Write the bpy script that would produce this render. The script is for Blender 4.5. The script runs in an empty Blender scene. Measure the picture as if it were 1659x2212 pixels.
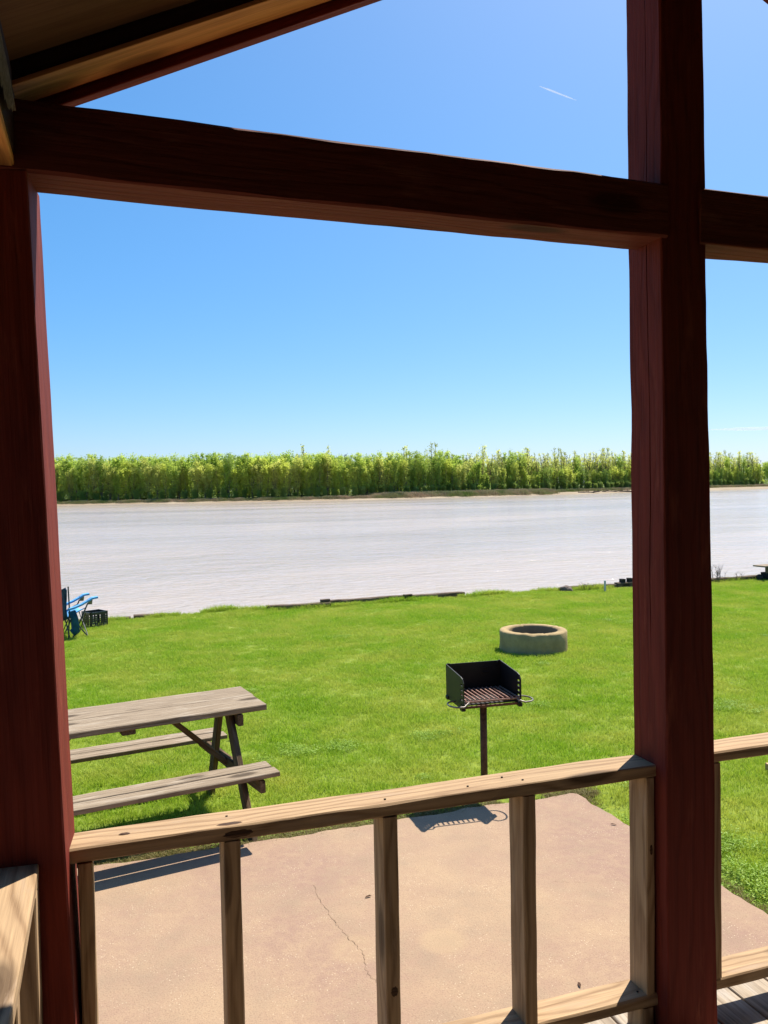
import bpy, bmesh, math, random
import numpy as np
from mathutils import Vector, Matrix, noise

R = math.radians
sc = bpy.context.scene
COL = sc.collection

# ------------------------------------------------------------ camera, sky, sun, exposure
EYE = 2.25
cam_d = bpy.data.cameras.new("camera")
cam = bpy.data.objects.new("camera", cam_d)
COL.objects.link(cam)
cam_d.sensor_fit = 'HORIZONTAL'
cam_d.sensor_width = 36.0
cam_d.lens = 36.0 * 1791.0 / 1659.0
cam_d.clip_start = 0.05
cam_d.clip_end = 200000
cam.matrix_world = (Matrix.Translation((0, 0, EYE)) @ Matrix.Rotation(R(-18.5), 4, 'Z')
                    @ Matrix.Rotation(R(90 - 1.79), 4, 'X') @ Matrix.Rotation(R(-1.03), 4, 'Z'))
sc.camera = cam

SUN_EL, SUN_AZ = 55.3, 51.0            # azimuth from +Y towards +X
world = bpy.data.worlds.new("World")
sc.world = world
world.use_nodes = True
wn = world.node_tree
bg = wn.nodes['Background']
sky = wn.nodes.new('ShaderNodeTexSky')
sky.sky_type = 'NISHITA'
sky.sun_disc = False
sky.sun_elevation = R(SUN_EL)
sky.sun_rotation = R(SUN_AZ)
sky.altitude = 0
sky.air_density = 0.8
sky.dust_density = 0.95
sky.ozone_density = 10.0
gam = wn.nodes.new('ShaderNodeGamma'); gam.inputs[1].default_value = 0.62
hsv = wn.nodes.new('ShaderNodeHueSaturation')
hsv.inputs['Hue'].default_value = 0.498
hsv.inputs['Saturation'].default_value = 1.46
hsv.inputs['Value'].default_value = 1.25
wn.links.new(sky.outputs[0], gam.inputs[0]); wn.links.new(gam.outputs[0], hsv.inputs['Color'])
wn.links.new(hsv.outputs[0], bg.inputs[0])
bg.inputs[1].default_value = 0.15

sun_d = bpy.data.lights.new("sun", 'SUN')
sun_d.energy = 5.0
sun_d.angle = R(0.53)
sun_d.color = (1.0, 0.94, 0.84)
sun = bpy.data.objects.new("sun", sun_d)
COL.objects.link(sun)
sdir = Vector((math.sin(R(SUN_AZ)) * math.cos(R(SUN_EL)), math.cos(R(SUN_AZ)) * math.cos(R(SUN_EL)), math.sin(R(SUN_EL))))
sun.rotation_euler = sdir.to_track_quat('Z', 'Y').to_euler()

sc.view_settings.view_transform = 'Standard'
sc.view_settings.look = 'None'
sc.view_settings.exposure = 0.85
sc.view_settings.gamma = 1.0
sc.render.engine = 'CYCLES'
sc.cycles.max_bounces = 8
sc.cycles.transparent_max_bounces = 12

# ------------------------------------------------------------ helpers
def tag(o, label=None, cat=None, group=None, kind=None):
    if label: o['label'] = label
    if cat: o['category'] = cat
    if group: o['group'] = group
    if kind: o['kind'] = kind
    return o

def empty(name, loc=(0, 0, 0), rz=0.0):
    o = bpy.data.objects.new(name, None)
    o.empty_display_size = 0.2
    COL.objects.link(o)
    o.matrix_world = Matrix.Translation(loc) @ Matrix.Rotation(rz, 4, 'Z')
    WM[o.name] = o.matrix_world.copy()
    return o

WM = {}
def link(name, me, mat, parent=None, M=None, smooth=False):
    """links a mesh; M is its matrix in world space"""
    M = M or Matrix.Identity(4)
    o = bpy.data.objects.new(name, me)
    COL.objects.link(o)
    mats = mat if isinstance(mat, (list, tuple)) else [mat]
    for m in mats:
        if m: me.materials.append(m)
    if smooth:
        for p in me.polygons: p.use_smooth = True
    if parent is not None:
        o.parent = parent
        o.matrix_basis = WM[parent.name].inverted() @ M
    else:
        o.matrix_world = M
    WM[o.name] = M.copy()
    return o

def me_from(name, vs, fs):
    me = bpy.data.meshes.new(name)
    me.from_pydata([tuple(v) for v in vs], [], fs)
    me.update()
    return me

def me_bm(name, bm):
    me = bpy.data.meshes.new(name)
    bm.normal_update()
    bm.to_mesh(me); bm.free()
    return me

def bm_box(bm, c, s, M=None, bevel=0.0):
    g = bmesh.ops.create_cube(bm, size=1.0)
    T = Matrix.Translation(c) @ Matrix.Diagonal((s[0], s[1], s[2], 1))
    if M: T = M @ T
    bmesh.ops.transform(bm, matrix=T, verts=g['verts'])
    if bevel:
        es = list({e for v in g['verts'] for e in v.link_edges})
        bmesh.ops.bevel(bm, geom=es, offset=bevel, segments=1, affect='EDGES')

def bm_tube(bm, pts, rad, n=8, cap=True):
    pts = [Vector(p) for p in pts]
    rings = []
    prev = None
    for i, p in enumerate(pts):
        d = (pts[min(i + 1, len(pts) - 1)] - pts[max(i - 1, 0)]).normalized()
        if prev is None:
            a = Vector((0, 0, 1)) if abs(d.z) < 0.9 else Vector((1, 0, 0))
            u = d.cross(a).normalized()
        else:
            u = (prev - d * prev.dot(d)).normalized()
        prev = u
        v = d.cross(u)
        r = rad[i] if isinstance(rad, (list, tuple)) else rad
        rings.append([bm.verts.new(p + (u * math.cos(t) + v * math.sin(t)) * r)
                      for t in [2 * math.pi * k / n for k in range(n)]])
    for a, b in zip(rings, rings[1:]):
        for k in range(n):
            bm.faces.new((a[k], a[(k + 1) % n], b[(k + 1) % n], b[k]))
    if cap:
        bm.faces.new(rings[0][::-1]); bm.faces.new(rings[-1])

def frame(p0, p1, up=(0, 0, 1)):
    """matrix with local X from p0 to p1 and local Z near 'up'"""
    p0, p1, up = Vector(p0), Vector(p1), Vector(up)
    x = (p1 - p0).normalized()
    y = up.cross(x).normalized()
    z = x.cross(y)
    M = Matrix((x, y, z)).transposed().to_4x4()
    M.translation = p0
    return M, (p1 - p0).length

def timber_mesh(L, w, h, seed=0, rough=0.002, bevel=0.004, step=0.06, w1=None, h1=None, groove=None,
                chips=()):
    """a sawn timber along local X, cross section w (Y) by h (Z) centred on the axis, slightly out of true.
    groove: (side, position, width, depth) a drying check cut into one face: side '+z','-z','+y','-y'"""
    w1 = w1 or w; h1 = h1 or h
    n = max(2, int(L / step))
    vs, fs = [], []
    def nz(a, b): return noise.noise(Vector((a, b, seed * 7.3)))
    prof_len = None
    for i in range(n + 1):
        t = i / n; x = t * L
        ww = w + (w1 - w) * t; hh = h + (h1 - h) * t
        b = bevel * (1 + 0.8 * nz(x * 6, 3.3))
        hy, hz = ww / 2, hh / 2
        base = [(-hy, hz - b), (-hy + b, hz), (hy - b, hz), (hy, hz - b),
                (hy, -hz + b), (hy - b, -hz), (-hy + b, -hz), (-hy, -hz + b)]
        pts = []
        for k, p in enumerate(base):
            pts.append(p)
            if groove:
                side, pos, gw, gd = groove
                open_ = max(0.0, min(1.0, nz(x * 1.1, 9.1) * 1.6 + 0.65)) * min(1, 8 * t, 8 * (1 - t))
                gw2 = gw * open_ / 2 + 1e-4; gd2 = gd * open_ + 1e-5
                pp = pos + 0.006 * nz(x * 2.0, 5.0) + 0.002 * nz(x * 14, 1.0)
                if side == '+z' and k == 1: pts += [(pp - gw2, hz), (pp, hz - gd2), (pp + gw2, hz)]
                if side == '+y' and k == 3: pts += [(hy, pp + gw2), (hy - gd2, pp), (hy, pp - gw2)]
                if side == '-z' and k == 5: pts += [(pp + gw2, -hz), (pp, -hz + gd2), (pp - gw2, -hz)]
                if side == '-y' and k == 7: pts += [(-hy, pp - gw2), (-hy + gd2, pp), (-hy, pp + gw2)]
        for k, (y, z) in enumerate(pts):
            oy = rough * (nz(x * 1.7 + 11 * (y > 0), 1.5) + 0.5 * nz(x * 9 + 5 * (z > 0), 4.5 + (y > 0)))
            oz = rough * (nz(x * 1.7 + 7 * (z > 0), 2.5) + 0.5 * nz(x * 9 + 3 * (y > 0), 8.5 + (z > 0)))
            for (cx, cy, cz, cr, cd) in chips:
                d = math.hypot(x - cx, 0)
                if d < cr and (y > 0) == (cy > 0) and (z > 0) == (cz > 0):
                    f = (1 - d / cr) * cd
                    oy -= math.copysign(f, y) ; oz -= math.copysign(f * 0.6, z)
            vs.append((x, y + oy, z + oz))
        prof_len = len(pts)
    for i in range(n):
        for k in range(prof_len):
            a, b2 = i * prof_len + k, i * prof_len + (k + 1) % prof_len
            fs.append((a, a + prof_len, b2 + prof_len, b2))
    fs.append(tuple(range(prof_len)))
    fs.append(tuple(reversed(range(n * prof_len, (n + 1) * prof_len))))
    me = me_from('timber', vs, fs)
    bm = bmesh.new(); bm.from_mesh(me); bmesh.ops.recalc_face_normals(bm, faces=bm.faces); bm.to_mesh(me); bm.free()
    return me

def timber(name, p0, p1, w, h, mat, parent=None, up=(0, 0, 1), seed=0, **k):
    M, L = frame(p0, p1, up)
    return link(name, timber_mesh(L, w, h, seed=seed, **k), mat, parent, M)

# ------------------------------------------------------------ materials
class NT:
    def __init__(s, name):
        s.m = bpy.data.materials.new(name); s.m.use_nodes = True
        s.t = s.m.node_tree; s.n = s.t.nodes
        s.b = s.n['Principled BSDF']; s.out = s.n['Material Output']
    def new(s, typ, **k):
        n = s.n.new('ShaderNode' + typ)
        for a, v in k.items(): setattr(n, a, v)
        return n
    def l(s, a, b): s.t.links.new(a, b)
    def coord(s, kind='Object', scale=(1, 1, 1), rnd=True):
        tc = s.new('TexCoord'); mp = s.new('Mapping')
        mp.inputs['Scale'].default_value = scale
        s.l(tc.outputs[kind], mp.inputs[0])
        if rnd:
            oi = s.new('ObjectInfo'); mu = s.new('Math', operation='MULTIPLY'); mu.inputs[1].default_value = 37.0
            s.l(oi.outputs['Random'], mu.inputs[0])
            cx = s.new('CombineXYZ'); s.l(mu.outputs[0], cx.inputs[0]); s.l(mu.outputs[0], cx.inputs[1])
            s.l(cx.outputs[0], mp.inputs['Location'])
        return mp.outputs[0]
    def noise(s, vec, scale, detail=4, rough=0.55, dist=0.0):
        n = s.new('TexNoise'); n.inputs['Scale'].default_value = scale
        n.inputs['Detail'].default_value = detail; n.inputs['Roughness'].default_value = rough
        n.inputs['Distortion'].default_value = dist
        s.l(vec, n.inputs['Vector']); return n.outputs[0]
    def ramp(s, fac, stops, interp='LINEAR'):
        r = s.new('ValToRGB'); e = r.color_ramp.elements; r.color_ramp.interpolation = interp
        while len(e) > 1: e.remove(e[-1])
        e[0].position = stops[0][0]; c = stops[0][1]; e[0].color = (*c, 1) if isinstance(c, tuple) else (c, c, c, 1)
        for p, c in stops[1:]:
            x = e.new(p); x.color = (*c, 1) if isinstance(c, tuple) else (c, c, c, 1)
        s.l(fac, r.inputs[0]); return r.outputs[0]
    def mix(s, fac, a, b, mode='MIX'):
        m = s.new('Mix', data_type='RGBA', blend_type=mode)
        for sock, v in ((m.inputs[0], fac), (m.inputs[6], a), (m.inputs[7], b)):
            if isinstance(v, (int, float)): sock.default_value = v
            elif isinstance(v, tuple): sock.default_value = (*v, 1)
            else: s.l(v, sock)
        return m.outputs[2]
    def math(s, op, a, b=0.0, clamp=False):
        m = s.new('Math', operation=op); m.use_clamp = clamp
        for i, v in enumerate((a, b)):
            if isinstance(v, (int, float)): m.inputs[i].default_value = v
            else: s.l(v, m.inputs[i])
        return m.outputs[0]
    def bump(s, h, strength=0.3, dist=0.01):
        b = s.new('Bump'); b.inputs['Strength'].default_value = strength; b.inputs['Distance'].default_value = dist
        s.l(h, b.inputs['Height']); s.l(b.outputs[0], s.b.inputs['Normal'])
    def base(s, c, rough=0.7, spec=0.3):
        if isinstance(c, tuple): s.b.inputs['Base Color'].default_value = (*c, 1)
        else: s.l(c, s.b.inputs['Base Color'])
        s.b.inputs['Roughness'].default_value = rough
        s.b.inputs['Specular IOR Level'].default_value = spec
        return s.m

def wood(name, light, dark, worn=None, wornamt=0.0, ring=26.0, bump=0.35, rough=0.75, knots=True, streak=0.35, spec=0.25):
    t = NT(name)
    v = t.coord('Object', (1, 1, 1))
    sep = t.new('SeparateXYZ'); t.l(v, sep.inputs[0])
    vs = t.coord('Object', (0.9, 5.0, 5.0))
    wob = t.noise(vs, 1.6, 3, 0.5)
    # growth rings seen as long flames along the board
    y = t.math('MULTIPLY_ADD', sep.outputs[1], 1.0); z = t.math('ADD', sep.outputs[2], 0.13)
    r2 = t.math('SQRT', t.math('ADD', t.math('MULTIPLY', sep.outputs[1], sep.outputs[1]), t.math('MULTIPLY', z, z)))
    ph = t.math('ADD', t.math('MULTIPLY', sep.outputs[1], ring * 3.6), t.math('MULTIPLY', wob, 10.0))
    ph = t.math('ADD', ph, t.math('MULTIPLY', sep.outputs[2], ring * 2.6))
    k = None
    if knots:
        vk = t.coord('Object', (2.2, 7.0, 7.0))
        vo = t.new('TexVoronoi'); vo.inputs['Scale'].default_value = 1.0; vo.inputs['Randomness'].default_value = 1.0
        t.l(vk, vo.inputs['Vector'])
        kd = vo.outputs['Distance']
        ph = t.math('ADD', ph, t.math('DIVIDE', 0.9, t.math('ADD', kd, 0.12)))
        k = t.ramp(kd, [(0.0, 1.0), (0.16, 0.9), (0.26, 0.0)])
    sn = t.math('SINE', t.math('MULTIPLY', ph, 3.0))
    g = t.ramp(t.math('MULTIPLY_ADD', sn, 0.5), [(0.0, 0.0), (1.0, 1.0)])
    g = t.math('ADD', t.math('MULTIPLY', sn, 0.5), 0.5)
    g = t.math('POWER', g, 2.6)
    fine = t.noise(t.coord('Object', (4, 150, 150)), 1.0, 4, 0.6)
    col = t.mix(t.math('MULTIPLY', g, 0.72), light, dark)
    col = t.mix(streak, col, t.ramp(fine, [(0.3, tuple(c * 0.45 for c in dark)), (0.65, tuple(min(1, c * 1.15) for c in light))]))
    if k is not None:
        col = t.mix(t.math('MULTIPLY', k, 0.85), col, tuple(c * 0.35 for c in dark))
    if worn:
        wn_ = t.noise(t.coord('Object', (1.5, 9, 9)), 2.2, 6, 0.65)
        col = t.mix(t.ramp(wn_, [(0.62 - wornamt, 0.0), (0.72, 1.0)]), col, worn)
    hue = t.noise(t.coord('Object', (0.8, 2, 2)), 1.5, 2)
    col = t.mix(0.5, col, t.ramp(hue, [(0.3, 0.72), (0.7, 1.0)]), 'MULTIPLY')
    t.bump(t.math('ADD', t.math('MULTIPLY', fine, 1.0), t.math('MULTIPLY', g, -0.35)), bump, 0.004)
    return t.base(col, rough, spec)

M_RED = wood('red_stain', (0.19, 0.032, 0.021), (0.125, 0.020, 0.014), worn=(0.25, 0.055, 0.034), wornamt=0.04, ring=14, knots=False, streak=0.3, rough=0.7, bump=0.5, spec=0.12)
M_REDB = wood('red_stain_beam', (0.155, 0.038, 0.026), (0.11, 0.025, 0.018), worn=(0.21, 0.07, 0.048), wornamt=0.05, ring=12, knots=True, streak=0.3, rough=0.75, bump=0.5, spec=0.1)
M_PINE = wood('weathered_pine', (0.44, 0.295, 0.165), (0.19, 0.105, 0.05), worn=(0.38, 0.27, 0.18), wornamt=0.05, ring=15, streak=0.3, rough=0.8)
M_DECK = wood('deck_pine', (0.42, 0.34, 0.25), (0.22, 0.16, 0.11), worn=(0.46, 0.41, 0.35), wornamt=0.1, ring=18, streak=0.5, rough=0.85)
M_GREY = wood('grey_weathered_wood', (0.34, 0.265, 0.185), (0.15, 0.105, 0.07), worn=(0.42, 0.35, 0.27), wornamt=0.08, ring=16, streak=0.55, rough=0.9, bump=0.7, spec=0.1)
M_LEG = wood('brown_leg_wood', (0.17, 0.115, 0.07), (0.09, 0.06, 0.035), worn=(0.24, 0.18, 0.12), wornamt=0.05, ring=16, streak=0.5, rough=0.9, bump=0.6, spec=0.1)
M_OLD = wood('dark_old_timber', (0.16, 0.115, 0.08), (0.07, 0.05, 0.035), worn=(0.26, 0.20, 0.15), wornamt=0.06, ring=12, streak=0.5, rough=0.95, bump=0.8, spec=0.1)
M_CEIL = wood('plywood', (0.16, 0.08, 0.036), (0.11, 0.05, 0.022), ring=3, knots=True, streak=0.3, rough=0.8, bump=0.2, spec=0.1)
M_BOUNCE = wood('bounce_lit_pine', (0.66, 0.30, 0.10), (0.50, 0.20, 0.06), ring=10, knots=True, streak=0.35, rough=0.7, bump=0.3, spec=0.15)  # orange bounce-light tone painted in for the undersides of rafter and beam
M_LUMB = wood('fresh_lumber', (0.62, 0.40, 0.18), (0.48, 0.26, 0.10), ring=14, knots=False, streak=0.25)
M_SHADE = wood('shade_dark_boards', (0.035, 0.014, 0.011), (0.02, 0.008, 0.007), ring=10, knots=False)  # near-black tone, also paints the shade on rafter and left side beam

def mat_plain(name, c, rough=0.6, metal=0.0, spec=0.4, var=0.25, scale=30, bump=0.1, spread=None):
    t = NT(name); v = t.coord('Object', (1, 1, 1))
    n = t.noise(v, scale, 5, 0.6)
    c2 = spread or tuple(x * (1 - var) for x in c)
    col = t.mix(t.ramp(n, [(0.35, 0.0), (0.65, 1.0)]), c, c2)
    t.bump(n, bump, 0.003)
    t.b.inputs['Metallic'].default_value = metal
    return t.base(col, rough, spec)

M_IRON = mat_plain('black_painted_steel', (0.006, 0.007, 0.007), 0.5, 0.0, 0.35, spread=(0.014, 0.013, 0.012), scale=14)
M_RUST = mat_plain('rusty_steel', (0.17, 0.085, 0.055), 0.75, 0.2, 0.3, spread=(0.08, 0.04, 0.03), scale=45)
M_GRATE = mat_plain('rusty_grate', (0.36, 0.20, 0.15), 0.65, 0.1, 0.4, spread=(0.20, 0.09, 0.06), scale=60)
M_HANDLE = mat_plain('worn_steel_rod', (0.30, 0.27, 0.23), 0.45, 0.5, 0.5, spread=(0.12, 0.10, 0.09), scale=40)
M_BLUE = mat_plain('blue_fabric', (0.10, 0.34, 0.70), 0.8, 0, 0.2, spread=(0.15, 0.42, 0.75), scale=20)
M_NAVY = mat_plain('navy_fabric', (0.010, 0.020, 0.045), 0.8, 0, 0.2, spread=(0.03, 0.08, 0.15), scale=12)
M_TEAL = mat_plain('teal_fabric', (0.012, 0.055, 0.10), 0.8, 0, 0.2, spread=(0.02, 0.10, 0.16), scale=15)
M_TUBE = mat_plain('grey_tube', (0.05, 0.05, 0.055), 0.4, 0.3, 0.5)
M_BLACKP = mat_plain('black_plastic', (0.035, 0.036, 0.042), 0.25, 0, 0.5)
M_PVC = mat_plain('grey_pvc', (0.55, 0.56, 0.58), 0.5, 0, 0.4, var=0.2)
M_ROCK = mat_plain('river_stone', (0.20, 0.15, 0.12), 0.9, 0, 0.2, spread=(0.09, 0.07, 0.06), scale=8, bump=0.6)
M_TAR = mat_plain('creosoted_wood', (0.018, 0.016, 0.015), 0.9, 0, 0.1, spread=(0.05, 0.045, 0.04), scale=20, bump=0.6)
M_TWIG = mat_plain('twig', (0.16, 0.12, 0.10), 0.9, 0, 0.1)
M_LEAFD = mat_plain('dead_leaf', (0.10, 0.055, 0.035), 0.9, 0, 0.1)
M_TRUNK = mat_plain('far_bark', (0.24, 0.20, 0.15), 0.9, 0, 0.1, spread=(0.12, 0.10, 0.075), scale=2)
M_CRACK = mat_plain('crack_dirt', (0.225, 0.15, 0.10), 1.0, 0, 0.0)
M_SHINGLE = mat_plain('roof_felt', (0.05, 0.045, 0.04), 0.95, 0, 0.1)
M_CHAR = mat_plain('charred_ash', (0.05, 0.035, 0.03), 0.95, 0, 0.1, spread=(0.16, 0.12, 0.10), scale=18, bump=0.8)

def mat_leaf(name, c1, c2, trans=0.35, rnd=0.25, spec=0.2, patch=None, patchscale=0.35):
    t = NT(name)
    oi = t.new('ObjectInfo'); geo = t.new('NewGeometry')
    v = t.new('TexCoord').outputs['Object']
    f = t.math('ADD', t.math('MULTIPLY', oi.outputs['Random'], rnd), t.math('MULTIPLY', geo.outputs['Random Per Island'], 1 - rnd))
    col = t.mix(f, c1, c2)
    if patch:
        n = t.noise(geo.outputs['Position'], patchscale, 6, 0.72)
        col = t.mix(t.ramp(n, [(0.40, 0.0), (0.64, 1.0)]), col, patch)
    t.base(col, 0.55, spec)
    tr = t.new('BsdfTranslucent'); t.l(col, tr.inputs[0])
    ms = t.new('MixShader'); ms.inputs[0].default_value = trans
    t.l(t.b.outputs[0], ms.inputs[1]); t.l(tr.outputs[0], ms.inputs[2]); t.l(ms.outputs[0], t.out.inputs[0])
    return t.m

M_GRASS = mat_leaf('grass_blades', (0.175, 0.345, 0.014), (0.41, 0.55, 0.045), 0.42, 0.10, 0.15, patch=(0.47, 0.51, 0.08), patchscale=0.9)
M_CLOVER = mat_leaf('clover_leaves', (0.20, 0.34, 0.025), (0.32, 0.46, 0.06), 0.3, 0.2, 0.2)
M_DRYG = mat_leaf('dry_edge_grass', (0.30, 0.22, 0.10), (0.20, 0.20, 0.06), 0.3, 0.2, 0.1)
M_TREE = mat_leaf('spring_leaves', (0.46, 0.55, 0.07), (0.66, 0.70, 0.15), 0.55, 0.55, 0.15)
M_TREE2 = mat_leaf('pale_spring_leaves', (0.54, 0.58, 0.13), (0.68, 0.70, 0.20), 0.55, 0.55, 0.15)
M_TREE3 = mat_leaf('deep_green_leaves', (0.34, 0.48, 0.07), (0.54, 0.63, 0.13), 0.55, 0.55, 0.15)
M_TREE4 = mat_leaf('dark_green_scrub', (0.24, 0.34, 0.06), (0.38, 0.46, 0.12), 0.45, 0.6, 0.1)  # darker green leaf tone for the low growth
M_BRUSH = mat_leaf('brown_brush', (0.42, 0.30, 0.19), (0.52, 0.40, 0.26), 0.2, 0.1, 0.1, patch=(0.17, 0.24, 0.05), patchscale=0.06)

# ground: lawn soil near, mud and sand at the far bank
def mat_ground():
    t = NT('ground_soil')
    p = t.new('NewGeometry').outputs['Position']
    n1 = t.noise(p, 0.9, 6, 0.65); n2 = t.noise(p, 22, 4, 0.6)
    lawn = t.mix(t.ramp(n1, [(0.4, 0.0), (0.64, 1.0)]), (0.16, 0.23, 0.018), (0.24, 0.28, 0.035))
    lawn = t.mix(t.ramp(n2, [(0.35, 0.0), (0.7, 1.0)]), lawn, (0.12, 0.17, 0.03))
    sep = t.new('SeparateXYZ'); t.l(p, sep.inputs[0])
    nf = t.noise(p, 0.03, 5, 0.6)
    sand = t.mix(t.ramp(nf, [(0.42, 0.0), (0.6, 1.0)]), (0.34, 0.275, 0.19), (0.25, 0.19, 0.125))
    wood_floor = (0.10, 0.13, 0.04)
    zf = t.math('ADD', sep.outputs[2], t.math('MULTIPLY', nf, 0.3))
    far = t.mix(t.ramp(t.math('ADD', zf, 1.9), [(0.42, 0.0), (0.75, 1.0)]), sand, wood_floor)
    isfar = t.math('GREATER_THAN', sep.outputs[1], 60.0)
    bank = t.math('LESS_THAN', sep.outputs[2], -0.35)
    near = t.mix(bank, lawn, (0.16, 0.12, 0.075))
    col = t.mix(isfar, near, far)
    t.bump(n2, 0.5, 0.02)
    return t.base(col, 0.95, 0.1)
M_GROUND = mat_ground()

def mat_concrete():
    t = NT('tan_concrete')
    p = t.new('TexCoord').outputs['Object']
    big = t.noise(p, 0.8, 5, 0.6); mid = t.noise(p, 16, 6, 0.7); fine = t.noise(p, 130, 3, 0.6)
    col = t.mix(t.ramp(big, [(0.38, 0.0), (0.62, 1.0)]), (0.285, 0.182, 0.132), (0.355, 0.243, 0.152))
    col = t.mix(t.ramp(mid, [(0.42, 0.0), (0.66, 0.4)]), col, (0.41, 0.29, 0.175))
    dirt = t.noise(p, 2.0, 8, 0.78)
    col = t.mix(t.ramp(dirt, [(0.48, 0.0), (0.66, 0.6)]), col, (0.25, 0.18, 0.125))
    col = t.mix(t.ramp(fine, [(0.34, 0.5), (0.5, 0.0)]), col, (0.20, 0.13, 0.085))
    vo = t.new('TexVoronoi'); vo.inputs['Scale'].default_value = 78.0; t.l(p, vo.inputs['Vector'])
    gate = t.noise(p, 5, 3)
    sp = t.math('MULTIPLY', t.ramp(vo.outputs['Distance'], [(0.0, 0.8), (0.16, 0.8), (0.27, 0.0)]), t.ramp(gate, [(0.45, 0.0), (0.6, 0.75)]))
    sel = t.new('SeparateColor'); t.l(vo.outputs['Color'], sel.inputs[0])
    sp = t.math('MULTIPLY', sp, t.math('GREATER_THAN', sel.outputs[0], 0.55))
    col = t.mix(sp, col, (0.60, 0.49, 0.34))
    # two pale round stains where something stood
    sep = t.new('SeparateXYZ'); t.l(p, sep.inputs[0])
    for (sx, sy, sr) in STAINS:
        dx = t.math('SUBTRACT', sep.outputs[0], sx); dy = t.math('SUBTRACT', sep.outputs[1], sy)
        d = t.math('SQRT', t.math('ADD', t.math('MULTIPLY', dx, dx), t.math('MULTIPLY', dy, dy)))
        d = t.math('ADD', d, t.math('MULTIPLY', mid, 0.03))
        col = t.mix(t.ramp(t.math('DIVIDE', d, sr * 2), [(0.44, 0.28), (0.62, 0.0)]), col, (0.42, 0.30, 0.165))
    t.bump(t.math('ADD', fine, t.math('MULTIPLY', mid, 1.5)), 0.35, 0.006)
    return t.base(col, 0.9, 0.2)
STAINS = [(1.50, 3.70, 0.12), (1.08, 3.78, 0.13)]
M_CONC = mat_concrete()

def mat_ring():
    t = NT('ring_concrete')
    p = t.new('TexCoord').outputs['Object']
    n = t.noise(p, 6, 6, 0.65); f = t.noise(p, 70, 3, 0.6)
    sep = t.new('SeparateXYZ'); t.l(p, sep.inputs[0])
    col = t.mix(t.ramp(n, [(0.35, 0.0), (0.65, 1.0)]), (0.44, 0.32, 0.165), (0.31, 0.225, 0.115))
    streak = t.noise(t.coord('Object', (3.5, 3.5, 1.0), False), 1.0, 4, 0.6)
    col = t.mix(t.ramp(streak, [(0.55, 0.0), (0.75, 0.3)]), col, (0.15, 0.115, 0.07))
    rad = t.math('SQRT', t.math('ADD', t.math('MULTIPLY', sep.outputs[0], sep.outputs[0]), t.math('MULTIPLY', sep.outputs[1], sep.outputs[1])))
    rad = t.math('ADD', rad, t.math('MULTIPLY', n, 0.06))
    col = t.mix(t.ramp(rad, [(0.35, 0.45), (0.41, 0.0)]), col, (0.07, 0.045, 0.035))
    t.bump(t.math('ADD', n, t.math('MULTIPLY', f, 0.5)), 0.5, 0.01)
    return t.base(col, 0.95, 0.1)
M_RING = mat_ring()

def mat_water():
    t = NT('muddy_river_water')
    p = t.new('NewGeometry').outputs['Position']
    mp = t.new('Mapping'); mp.inputs['Scale'].default_value = (0.55, 1.0, 1.0); mp.inputs['Rotation'].default_value = (0, 0, R(-14))
    t.l(p, mp.inputs[0])
    a = t.noise(mp.outputs[0], 1.6, 4, 0.6, 0.4); b = t.noise(mp.outputs[0], 0.28, 4, 0.6, 0.6)
    c = t.noise(p, 0.016, 4, 0.6, 0.5)
    # broad smooth and ruffled lanes drawn out along the current
    lane_map = t.new('Mapping'); lane_map.inputs['Scale'].default_value = (0.012, 0.05, 1.0); lane_map.inputs['Rotation'].default_value = (0, 0, R(6))
    t.l(p, lane_map.inputs[0])
    lane = t.noise(lane_map.outputs[0], 1.0, 5, 0.6, 0.6)
    lane_r = t.ramp(lane, [(0.36, 0.78), (0.62, 1.0)])
    h = t.math('MULTIPLY', t.math('ADD', a, t.math('MULTIPLY', b, 2.2)), lane_r)
    bp = t.new('Bump'); bp.inputs['Strength'].default_value = 0.6; bp.inputs['Distance'].default_value = 0.26
    t.l(h, bp.inputs['Height'])
    t.l(bp.outputs[0], t.b.inputs['Normal'])
    col = t.mix(t.ramp(c, [(0.38, 0.0), (0.64, 1.0)]), (0.49, 0.385, 0.30), (0.41, 0.345, 0.295))
    col = t.mix(t.ramp(lane, [(0.40, 0.2), (0.58, 0.0)]), col, (0.345, 0.31, 0.28))
    t.b.inputs['IOR'].default_value = 1.33
    t.base(col, 0.16, 0.5)
    t.l(t.ramp(lane, [(0.36, 0.13), (0.62, 0.19)]), t.b.inputs['Roughness'])
    return t.m
M_WATER = mat_water()

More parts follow.
